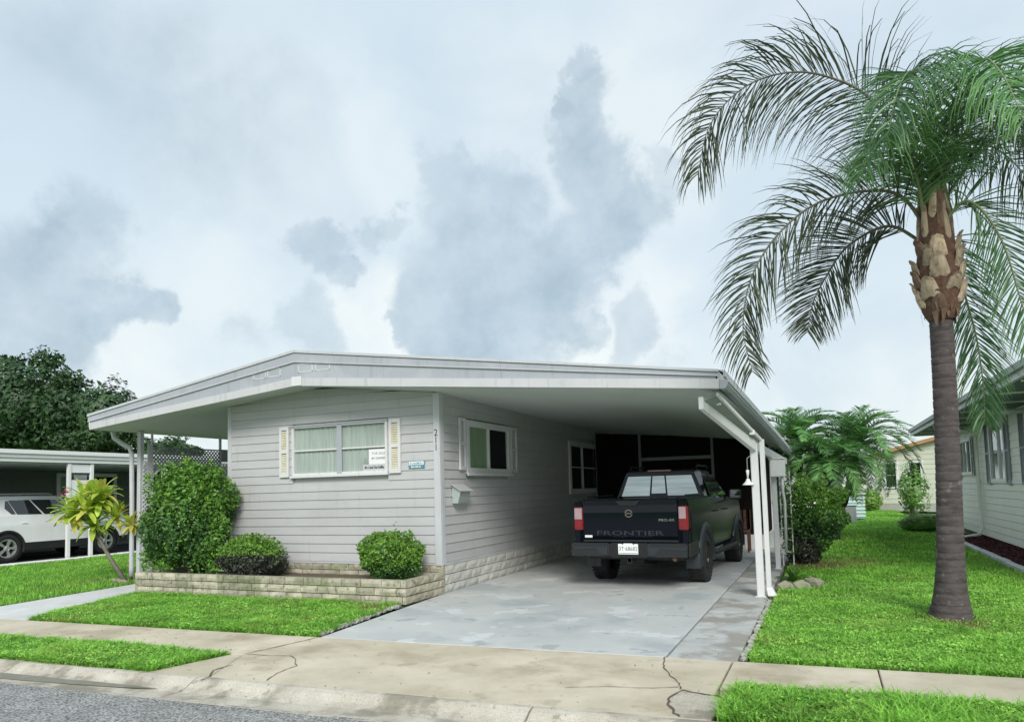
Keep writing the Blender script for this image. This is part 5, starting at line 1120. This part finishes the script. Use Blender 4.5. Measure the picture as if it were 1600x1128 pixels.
# doors seams, handles, mirrors, steps
for s_ in (-1, 1):
    for y in (.62, 1.55, 2.55):
        b = MB()
        for z in [.52 + i * .08 for i in range(11)]:
            if z > 1.31: break
            b.v += [(s_ * (xo(y, z) + .001), y - .004, z), (s_ * (xo(y, z) + .001), y + .004, z)]
        b.f = [(2 * i, 2 * i + 1, 2 * i + 3, 2 * i + 2) for i in range(len(b.v) // 2 - 1)]; b.build('door_seam', BLACKM, truck)
    for y in (.82, 1.72):
        MB().tube([(s_ * .90, y, 1.10), (s_ * .94, y + .03, 1.105), (s_ * .94, y + .19, 1.105), (s_ * .90, y + .22, 1.10)], .012, 6).build('door_handle', PLAS, truck, smooth=True)
    mm = MB().box(min(s_ * .90, s_ * 1.13), max(s_ * .90, s_ * 1.13), 2.32, 2.42, 1.26, 1.46).build('side_mirror', PLAS, truck, bevel=.03, segs=2)
    MB().box(min(s_ * .93, s_ * 1.11), max(s_ * .93, s_ * 1.11), 2.312, 2.318, 1.29, 1.44).build('mirror_glass', mat('mirror_glass', (.25, .27, .28), rough=.05, metal=1), mm)
    MB().tube([(s_ * .93, .58, .44), (s_ * .96, .68, .42), (s_ * .96, 2.5, .42), (s_ * .93, 2.62, .44)], .045, 10).build('running_board', PLAS, truck, smooth=True)
    MB().box(min(s_ * .70, s_ * .93), max(s_ * .70, s_ * .93), -.55, -.535, .26, .58).build('mud_flap', PLAB, truck, bevel=.004)
    MB().box(min(s_ * .70, s_ * .93), max(s_ * .70, s_ * .93), 2.64, 2.652, .28, .55).build('mud_flap', PLAB, truck, bevel=.004)
for s_ in (-1, 1):
    for y in (0, 3.2): wheel(truck, s_ * .80, y, .395, .265, s_, RIM, .225, 6)
# tailgate
tgp = [(-1.165, .745), (-1.185, .80), (-1.19, 1.16), (-1.185, 1.27), (-1.215, 1.325), (-1.225, 1.355), (-1.20, 1.372), (-1.12, 1.372), (-1.12, .745)]
b = MB(); b.prism(tgp, -.745, .745, lambda u, n, z: (n, u, z)); tg = b.build('tailgate', PAINT, truck, bevel=.006, segs=2)
MB().prism([(-.13, 1.268), (.13, 1.268), (.19, 1.34), (-.19, 1.34)], -1.232, -1.19, LO).build('handle_bezel', PLAS, tg, bevel=.004)
MB().box(-.10, .10, -1.236, -1.231, 1.292, 1.325).build('tailgate_handle', BLACKM, tg)
Ym = lambda x, y, z: mtx((x, y, z), (1, 0, 0), (0, 0, 1))
text('FRONTIER', .098, mat('embossed_letter', (.025, .035, .042), rough=.3), tg, Ym(.0, -1.188, .845) @ Matrix.Identity(4), 'lettering', .006, sx=2.35)
rb_ = MB(); n = 28
for i in range(n):
    th = 2 * math.pi * i / n
    for (rr, dy) in ((.058, 0), (.058, -.012), (.046, -.012), (.046, 0)): rb_.v.append((rr * math.cos(th) * 1.05, -1.188 + dy, 1.145 + rr * math.sin(th)))
for i in range(n):
    j = (i + 1) % n
    for q_ in range(3): rb_.f.append((i * 4 + q_, j * 4 + q_, j * 4 + q_ + 1, i * 4 + q_ + 1))
rb_.build('emblem_ring', mat('emblem_metal', (.45, .33, .33), rough=.25, metal=1), tg)
MB().box(-.066, .066, -1.202, -1.19, 1.130, 1.160).build('emblem_bar', BADGE, tg, bevel=.003)
text('NISSAN', .026, CHRM, tg, Ym(0, -1.2025, 1.145), 'lettering', .001)
text('PRO-4X', .058, CHRM, tg, Ym(.58, -1.191, 1.04), 'badge', .004, sx=1.2)
MB().box(-.725, -.60, -1.188, -1.180, .775, .815).build('sticker', WHITE, tg, bevel=.01)
MB().box(-.745, .745, -1.195, -1.13, .715, .744).build('lower_trim', PLAS, truck)
for s_ in (-1, 1):
    x0, x1 = sorted((s_ * .752, s_ * .90))
    MB().box(x0, x1, -1.16, -1.08, .62, 1.335).build('corner_panel', PAINT, truck, bevel=.012, segs=2)
    tl = MB().box(x0 + .004, x1 - .0, -1.185, -1.05, .895, 1.25).build('tail_light', REDL, truck, bevel=.012, segs=2)
    MB().box(x0 + .012, x1 - .03 if s_ > 0 else x1 - .012, -1.193, -1.186, 1.06, 1.235).build('clear_lens', WHTL, tl, bevel=.004)
    MB().box(x0 + .02, x1 - .012, -1.194, -1.187, .935, .985).build('red_lens', REDL, tl)
# bumper
bp = MB(); bp.box(-.90, -.30, -1.31, -1.12, .50, .70).box(.30, .90, -1.31, -1.12, .50, .70).box(-.30, .30, -1.27, -1.12, .48, .70); bmp = bp.build('rear_bumper', PLAB, truck, bevel=.02, segs=2)
for s_ in (-1, 1):
    x0, x1 = sorted((s_ * .90, s_ * .93)); MB().box(x0, x1, -1.26, -.62, .50, .70).build('bumper_end', PLAS, bmp, bevel=.01)
    x0, x1 = sorted((s_ * .34, s_ * .86)); MB().box(x0, x1, -1.319, -1.311, .655, .69).build('bumper_step', PLAS, bmp)
    MB().prism([(s_ * .30, .50), (s_ * .90, .50), (s_ * .90, .60), (s_ * .50, .62), (s_ * .42, .53)], -1.33, -1.311, LO).build('bumper_ledge', PLAS, bmp, bevel=.004)
MB().box(-.33, .33, -1.278, -1.27, .50, .69).build('plate_recess', BLACKM, bmp)
pl_ = MB().prism([(-.155, .535), (.155, .535), (.155, .69), (.10, .69), (.085, .675), (.065, .698), (-.065, .698), (-.085, .675), (-.10, .69), (-.155, .69)], -1.287, -1.280, LO).build('license_plate', PLATE, bmp)
text('3T·68682', .088, mat('plate_grey', (.12, .14, .14), rough=.5), bmp, Ym(0, -1.2885, .615), 'lettering', .0006, sx=.86)
MB().box(-.15, .15, -1.2885, -1.2872, .547, .556).build('plate_line', FRM, bmp)
b = MB(); 
for bx in ((-.04, -.03, .40, .48), (.03, .04, .40, .48), (-.03, .03, .40, .41), (-.03, .03, .47, .48)): b.box(bx[0], bx[1], -1.24, -1.0, bx[2], bx[3])
b.build('hitch_receiver', PLAS, truck); MB().box(-.03, .03, -1.0, -.98, .41, .47).build('hitch_plug', BLACKM, truck)

# white SUV at the left
suv = thing('parked_suv', 'white sport utility vehicle parked on the neighbour carport at left', 'suv', (-20.62, 11.9, 0), R(0), local=True)
ARC2 = [(0, .38, .43), (2.78, .38, .43)]
ys2 = [round(-.95 + i * .06, 3) for i in range(80)]; ys2 = sorted(set(ys2 + [-.43, -.42, .42, .43, 2.35, 2.36, 3.2, 3.21])); ys2 = [y for y in ys2 if y < 3.72]
zt2 = lambda y: 1.22 if y < 2.2 else 1.22 - (y - 2.2) * .10 - max(0, y - 3.3) ** 2 * .8
zb2 = lambda y: .50
xo2 = lambda y, z: .90 - .05 * max(0, (z - .95) / .27) - (.12 * ((-.6 - y) / .35) ** 2 if y < -.6 else 0) - (.2 * ((y - 3.2) / .5) ** 2 if y > 3.2 else 0)
for s_ in (-1, 1): side_shell(suv, s_, ys2, zt2, zb2, xo2, SUVW, ARC2, 0)
for s_ in (-1, 1):
    x0, x1 = sorted((s_ * .80, s_ * .905)); MB().box(x0, x1, .44, 2.34, .28, .499).build('sill_cladding', PLAS, suv, bevel=.01)
    for (ay, az_, ar) in ARC2:
        b = MB(); n = 18
        for i in range(n + 1):
            th = R(-15) + R(210) * i / n
            for (dr, xx) in ((-.03, .78), (-.03, .915), (.03, .915), (.05, .89)): b.v.append((s_ * xx, ay + (ar + dr) * math.cos(th), az_ + (ar + dr) * math.sin(th)))
        for i in range(n):
            for j in range(3): b.f.append((i * 4 + j, i * 4 + j + 1, (i + 1) * 4 + j + 1, (i + 1) * 4 + j))
        b.build('arch_trim', PLAS, suv, smooth=True)
MB().box(-.78, .78, -.8, 3.6, .3, .52).build('chassis', PLAS, suv); MB().box(-.80, .80, -.93, 3.5, .52, 1.0).build('body_core', SUVW, suv, bevel=.05)
b = MB(); R0 = [(-.84, -.92), (.84, -.92), (.84, 2.4), (-.84, 2.4)]; R1 = [(-.70, -.80), (.70, -.80), (.70, 1.55), (-.70, 1.55)]
b.v = [(x, y, 1.18) for x, y in R0] + [(x, y, 1.70) for x, y in R1] + [(x * .8, y * .93, 1.76) for x, y in R1]
for r_ in range(2):
    for j in range(4): b.f.append((r_ * 4 + j, r_ * 4 + (j + 1) % 4, (r_ + 1) * 4 + (j + 1) % 4, (r_ + 1) * 4 + j))
b.f.append((8, 9, 10, 11)); b.build('cabin', SUVW, suv, bevel=.05, segs=3, smooth=True)
MB().box(-.8, .8, 2.3, 3.55, 1.0, 1.16).build('hood', SUVW, suv, bevel=.06, segs=2, smooth=True)
for s_ in (1, -1):
    a, b_, c_, d_ = (s_ * .845, -.9, 1.19), (s_ * .845, 2.4, 1.19), (s_ * .705, -.8, 1.70), (s_ * .705, 1.55, 1.70)
    def wq(P, s_=s_, nm='side_pane'):
        pts = [lerp3(lerp3(a, b_, f), lerp3(c_, d_, f), g) for f, g in P]; n = Vector((s_, 0, .27)).normalized() * .006
        bb = MB(); k = len(pts); bb.v = [tuple(Vector(p) - n) for p in pts] + [tuple(Vector(p) + n) for p in pts]; bb.f = [tuple(range(k)), tuple(range(2 * k - 1, k - 1, -1))] + [(i, (i + 1) % k, k + (i + 1) % k, k + i) for i in range(k)]
        bb.build(nm, GLB, suv)
    wq([(.29, .45), (.32, .15), (.355, .15), (.355, .85), (.33, .82)]); wq([(.365, .13), (.57, .10), (.585, .88), (.365, .86)]); wq([(.59, .10), (.86, .10), (.93, .86), (.605, .88)])
    MB().tube([(s_ * .66, -.5, 1.76), (s_ * .66, -.4, 1.80), (s_ * .66, 1.2, 1.80), (s_ * .66, 1.3, 1.76)], .018, 6).build('roof_rail', ACG, suv, smooth=True)
    for y in (.35, 1.3): MB().box(*sorted((s_ * .87, s_ * .91)), y, y + .16, 1.0, 1.03).build('door_handle', SUVW, suv, bevel=.008)
    MB().box(*sorted((s_ * .86, s_ * 1.05)), 1.95, 2.05, 1.15, 1.30).build('side_mirror', SUVW, suv, bevel=.03)
    x0, x1 = sorted((s_ * .72, s_ * .87)); MB().box(x0, x1, -.99, -.80, .85, 1.15).build('tail_light', REDL, suv, bevel=.02)
    for y in (0, 2.78): wheel(suv, s_ * .80, y, .375, .24, s_, RIMS, .25, 5, twin=True)
win((-.84, -.92, 1.18), (.84, -.92, 1.18), (-.70, -.80, 1.70), (.70, -.80, 1.70), .08, .92, .12, .88, .006, GLB, 'rear_window', suv)
MB().box(-.85, .85, -1.05, -.85, .35, .62).build('rear_bumper', PLAS, suv, bevel=.05, segs=2)

# ------------------------------------------------------------------ left neighbour: carport with posts, dark sided house
nl_ = thing('neighbour_carport_home', 'dark green sided home with white flat carport roof behind the white suv', 'house', (-21, 14, 0))
for (z0, z1, d_) in ((2.62, 2.72, 0), (2.725, 2.82, .04), (2.825, 2.93, .09)): MB().box(-27, -18.95 + d_, 3, 27, z0, z1).build('roof_fascia', WHITE, nl_)
MB().box(-26.9, -19.1, 3.05, 26.9, 2.58, 2.619).build('carport_ceiling', TRIMG, nl_)
NL = lambda u, n, z: (-23 + n, u, z)
MB().box(-26.5, -23.03, 6, 26.5, 0, 2.58).build('wall', GREENW, nl_)
siding(nl_, NL, 6, 26.5, .15, 2.55, None, [(15.3, 17.5, 1.0, 2.62)], GREENW, co=.2)
window(nl_, NL, 15.35, 17.5, 1.08, 2.5, fw=.12, mull=(16.1,), m=WHITE, panes=[CURT, DARK], n1=.05)
for y0 in (13.0, 16.05):
    f = MB().box(-19.06, -18.98, y0, y0 + .09, 0, 2.6).build('lattice_post', WHITE, nl_, bevel=.004); MB().box(-19.06, -18.98, y0 + .66, y0 + .75, 0, 2.6).build('lattice_post', WHITE, nl_, bevel=.004)
    for z0, z1 in ((.0, 0.0), (1.35, 2.15), (2.35, 2.58)):
        if z1 > z0: MB().box(-19.04, -19.0, y0 + .092, y0 + .658, z0, z1).build('infill_panel', WHITE, nl_)
    for z in (2.17, 1.20): MB().box(-19.035, -19.005, y0 + .2, y0 + .56, z, z + .12).build('ornament_block', FRM, nl_)
ld = thing('step_ladder', 'small grey step ladder beside the neighbour wall, left of downspout', 'ladder', (-20, 17, 0))
for (x, y) in ((-20.2, 16.5), (-19.8, 16.5)): MB().tube([(x, y - .3, 0), (x, y, 1.9)], .02, 6).build('rail', SHUTG, ld); MB().tube([(x, y + .35, 0), (x, y + .02, 1.88)], .015, 6).build('rear_rail', SHUTG, ld)
for i in range(5): MB().box(-20.19, -19.81, 16.28 + i * .055, 16.34 + i * .055, .35 + i * .35, .38 + i * .35).build('step', SHUTG, ld)
MB().box(-20.3, -19.7, 16.38, 16.6, 1.9, 1.94).build('top_tray', WHITE, ld)

# ------------------------------------------------------------------ right neighbour
nr_ = thing('neighbour_cream_home', 'pale green sided house with grey shutters at the right edge', 'house', (5, 18, 0))
RF = lambda u, n, z: (3.6 - n, u, z)
MB().box(3.63, 9, 11.5, 25.5, .08, 2.98).build('wall', CREAM, nr_); MB().box(3.68, 9, 11.6, 25.4, -.1, .08).build('foundation', MORT, nr_)
RW = [(21.95, 24.2, 1.62, 2.62), (18.1, 20.15, 1.42, 2.80), (14.2, 16.7, 1.42, 2.80)]
siding(nr_, RF, 11.5, 25.5, .10, 1.40, None, [], CREAM, co=.163)
siding(nr_, RF, 11.5, 25.5, 1.475, 2.95, None, RW, CREAM, co=.164)
MB().box(11.5, 25.5, 0, .03, 1.40, 1.475, RF).build('band_board', WHITE, nr_)
window(nr_, RF, 22.2, 23.95, 1.62, 2.62, fw=.09, mull=(22.8, 23.4), m=WHITE, panes=[DARK, CURT, DARK], n1=.05)
window(nr_, RF, 18.35, 19.9, 1.42, 2.78, fw=.09, mull=(19.0,), m=WHITE, panes=[CURT, DARK], n1=.05)
window(nr_, RF, 14.5, 16.5, 1.42, 2.78, fw=.09, mull=(15.5,), m=WHITE, panes=[CURT, DARK], n1=.05)
for (a, c_, z0, z1) in ((24.0, 24.28, 1.60, 2.64), (21.9, 22.15, 1.60, 2.64), (19.95, 20.35, 1.38, 2.84), (17.95, 18.3, 1.38, 2.84), (16.55, 17.0, 1.38, 2.84)): shutter(nr_, RF, a, c_, z0, z1, SHUTG, SHUTG, .02)
# roof edge with fascia and rafter lines
MB().hexa([(2.62, 10.9, 2.93), (3.62, 10.9, 2.93), (3.62, 26, 2.93), (2.62, 26, 2.93), (2.62, 10.9, 2.945), (3.62, 10.9, 2.945), (3.62, 26, 2.945), (2.62, 26, 2.945)]).build('soffit', TEAL, nr_)
MB().hexa([(2.62, 10.9, 3.10), (6.5, 10.9, 3.9), (6.5, 26, 3.9), (2.62, 26, 3.10), (2.60, 10.88, 3.15), (6.5, 10.88, 3.95), (6.5, 26.05, 3.95), (2.60, 26.05, 3.15)]).build('roof', GUTG, nr_)
MB().box(2.56, 2.62, 10.88, 26.02, 2.93, 3.10).build('fascia', TRIMG, nr_); MB().box(2.50, 2.559, 10.88, 26.02, 3.03, 3.13).build('gutter', GUTG, nr_)
MB().box(2.63, 9, 10.88, 10.93, 2.93, 3.12).build('end_fascia', TRIMG, nr_)
for y in [12.2 + i * 1.7 for i in range(9)]: MB().box(2.64, 3.6, y, y + .045, 2.90, 2.929).build('soffit_batten', CREAM, nr_)
MB().tube([(2.56, 15.3, 3.03), (2.6, 15.3, 2.8), (2.75, 15.35, 2.72), (3.5, 15.6, 2.74)], .05, 8).build('downspout', CREAM, nr_, smooth=True)
MB().tube([(2.6, 21.2, 3.0), (2.66, 21.2, 2.86), (3.4, 21.2, 2.72), (3.52, 21.2, 2.6), (3.52, 21.2, .25), (3.45, 21.15, .12), (2.95, 20.8, .06)], .045, 8).build('downspout', CREAM, nr_, smooth=True)
mb2 = struct(MB().box(2.9, 3.66, 13.9, 22, -.05, .05).build('mulch_bed', MULCH))
pts = np.stack([NR.uniform(2.92, 3.64, 5000), NR.uniform(13.9, 22, 5000), NR.uniform(.05, .09, 5000)], 1)
tag(leafcloud('mulch_chips', pts, np.tile([0, 0, 1.0], (5000, 1)), .06, MULCH, None, 31), 'dark red bark mulch along the right house wall', 'mulch')
eg = thing('bed_edging', 'pale concrete edging round the dark red mulch bed', 'edging', (2.85, 18, 0))
y = 13.75
while y < 22: MB().box(2.78, 2.895, y + .01, y + .59, -.05, .09 + random.uniform(-.01, .01)).build('edging_block', TRIMG, eg, bevel=.012); y += .6
for i in range(2): MB().box(2.9 + i * .4, 3.29 + i * .4, 13.75, 13.87, -.05, .09).build('edging_block', TRIMG, eg, bevel=.012)

# ------------------------------------------------------------------ far houses, AC units, shrubs on the right
cb = thing('far_ivory_home', 'distant ivory gabled home with orange roof edge at lawn end', 'house', (2.45, 41, 0))
dx_, dy_ = .90, -.43
CF = lambda u, n, z: (2.45 + dx_ * u + dy_ * n * 1, 41 + dy_ * u - dx_ * n, z)
MB().prism([(0, .3), (9, .3), (9, 4.0), (0, 2.75)][:2] + [(9, 2.9), (5.0, 3.95), (0, 2.85)], -.04, -8, CF).build('wall', CREAM2, cb)
siding(cb, CF, 0, 6, .35, 4.0, lambda u: 2.85 + u * .22, [(.35, .95, 1.15, 2.4), (1.55, 2.1, 1.15, 2.4), (3.1, 4.0, 1.5, 2.5)], CREAM2, co=.24)
MB().box(0, 6, -.05, .02, -.05, .34, CF).build('foundation', SHELL, cb)
for (a, c_, z0, z1, rl) in ((.3, 1.0, 1.1, 2.45, (1.78,)), (1.5, 2.15, 1.1, 2.45, (1.78,)), (3.1, 4.0, 1.5, 2.5, (2.05,))):
    window(cb, CF, a, c_, z0, z1, fw=.1, mull=((3.55,) if a > 3 else ()), rails=rl, m=WHITE, back=DARK, n1=.05)
MB().hexa([CF(-.4, .3, 2.68), CF(5, .3, 3.87), CF(5, -8, 3.87), CF(-.4, -8, 2.68), CF(-.4, .3, 2.85), CF(5, .3, 4.04), CF(5, -8, 4.04), CF(-.4, -8, 2.85)]).build('roof', BRONZE, cb)
MB().tube([CF(-.05, .06, 2.6), CF(-.05, .06, .2), CF(-.35, .3, .08), CF(-1.2, .6, .05)], .05, 6).build('downspout', WHITE, cb)
fw_ = thing('far_white_home', 'small distant white home with porch behind the curved palm trunk', 'house', (1, 48, 0))
MB().box(-4, 2.6, 47, 55, 0, 2.8).build('wall', WHITE, fw_); MB().box(-4.4, 3.4, 46, 55.2, 2.82, 3.0).build('roof', GUTG, fw_)
MB().box(1.35, 2.25, 46.9, 46.98, .2, 2.2).build('door', CREAM, fw_); MB().box(1.6, 2.0, 46.86, 46.895, 1.35, 1.6).build('door_pane', GLB, fw_); MB().box(2.55, 2.65, 46.2, 46.3, 0, 2.8).build('porch_post', WHITE, fw_); MB().box(0.9, 3.0, 46.1, 47, 0, .18).build('porch_step', CREAM, fw_)
ac = thing('air_conditioner', 'pale teal louvred air conditioner beyond the curved palm trunk', 'air conditioner', (.95, 31.8, 0))
MB().box(.55, 1.35, 31.3, 32.1, .05, 1.0).build('cabinet', ACT, ac, bevel=.02)
for i in range(6): MB().box(.53, 1.37, 31.28, 31.299, .14 + i * .14, .2 + i * .14).build('louvre', WHITE, ac)
MB().box(.5, 1.4, 31.25, 32.15, 1.002, 1.06).build('top_cover', WHITE, ac, bevel=.01)
ac2 = thing('utility_cabinet', 'low grey metal cabinet left of the teal air conditioner', 'utility box', (.5, 29.8, 0))
MB().box(-.05, .98, 29.4, 30.2, 0, .62).build('cabinet', ACG, ac2, bevel=.02); MB().box(-.08, 1.01, 29.36, 30.24, .622, .66).build('top_cover', TRIMG, ac2, bevel=.01)
bush('shrub', 'small yellow green shrub at the corner of the distant ivory home', 'bush', (1.95, 40, .6), (.65, .5, .55), 1500, .12, LEAFL, 41)
bush('shrub', 'wispy upright shrub between the ivory home and tall palm trunk', 'bush', (3.15, 33, 1.1), (.55, .5, 1.0), 1500, .13, LEAFM, 42, lump=.4)
bush('shrub', 'dark low grassy clump behind the tall palm trunk', 'bush', (2.55, 24.5, .22), (.62, .6, .30), 3000, .08, LEAFM, 43, stems=False)

# ------------------------------------------------------------------ trees beyond
def tree(label, base, blobs, n, size, seed, m=LEAFT, group=None):
    t = thing('broadleaf_tree', label, 'tree', base, group=group); P = []; D = []
    vt = sum(b_[3] * b_[4] for b_ in blobs)
    for i, (x, y, z, r_, rz_) in enumerate(blobs):
        k = int(n * r_ * rz_ / vt); p, d = shell_pts((x, y, z), (r_, r_, rz_), k, seed + i, .5, 3.4, .5); P.append(p); D.append(d)
    P = np.concatenate(P); D = np.concatenate(D)
    leafcloud('crown', P, D * .5 + np.array([0, 0, .4]), size, m, t, seed)
    bx, by, bz = base; MB().tube([(bx, by, 0), (bx + .2, by, 2), (bx, by, 4)], [.4, .32, .25], 10).build('trunk', BARK, t)
    for i, (x, y, z, r_, rz_) in enumerate(blobs[:6]): MB().tube([(bx, by, 3), ((bx + x) / 2, (by + y) / 2, (3 + z) / 2 + .4), (x, y, z)], [.2, .13, .05], 7).build('limb', BARK, t)
    return t
tree('large dark broadleaf tree at the left edge beyond carport roof', (-47, 30, 0), [(-47.6, 30, 8.2, 3.0, 2.6), (-50.5, 31, 7.6, 3.2, 3.2), (-45.0, 30, 7.4, 2.6, 2.2), (-43.2, 30, 6.4, 2.4, 1.7), (-49.9, 30, 10.9, .9, .6), (-46.3, 30, 10.7, .9, .7), (-44.2, 30, 9.3, 1.0, .7), (-52, 28, 6, 3.5, 3), (-47, 28, 6.0, 3.5, 1.9)], 26000, .34, 60, group='dark trees beyond the left neighbour')
tree('rounded dark tree rising just left of the white roof corner', (-39.5, 29.5, 0), [(-39.7, 29.5, 7.0, 1.5, 1.5), (-41.5, 29.5, 6.3, 1.6, 1.2), (-38.6, 29.5, 5.9, 1.2, 1.0), (-40.6, 29.5, 5.2, 2.2, .9)], 12000, .30, 70, group='dark trees beyond the left neighbour')
tree('small darker tree seen under the porch roof beside the downspout', (-36, 31, 0), [(-36.8, 31, 4.4, 1.4, .95), (-38.4, 31, 3.9, 1.3, .8), (-35.2, 31, 4.0, 1.3, 1.0)], 6000, .28, 80, group='dark trees beyond the left neighbour')
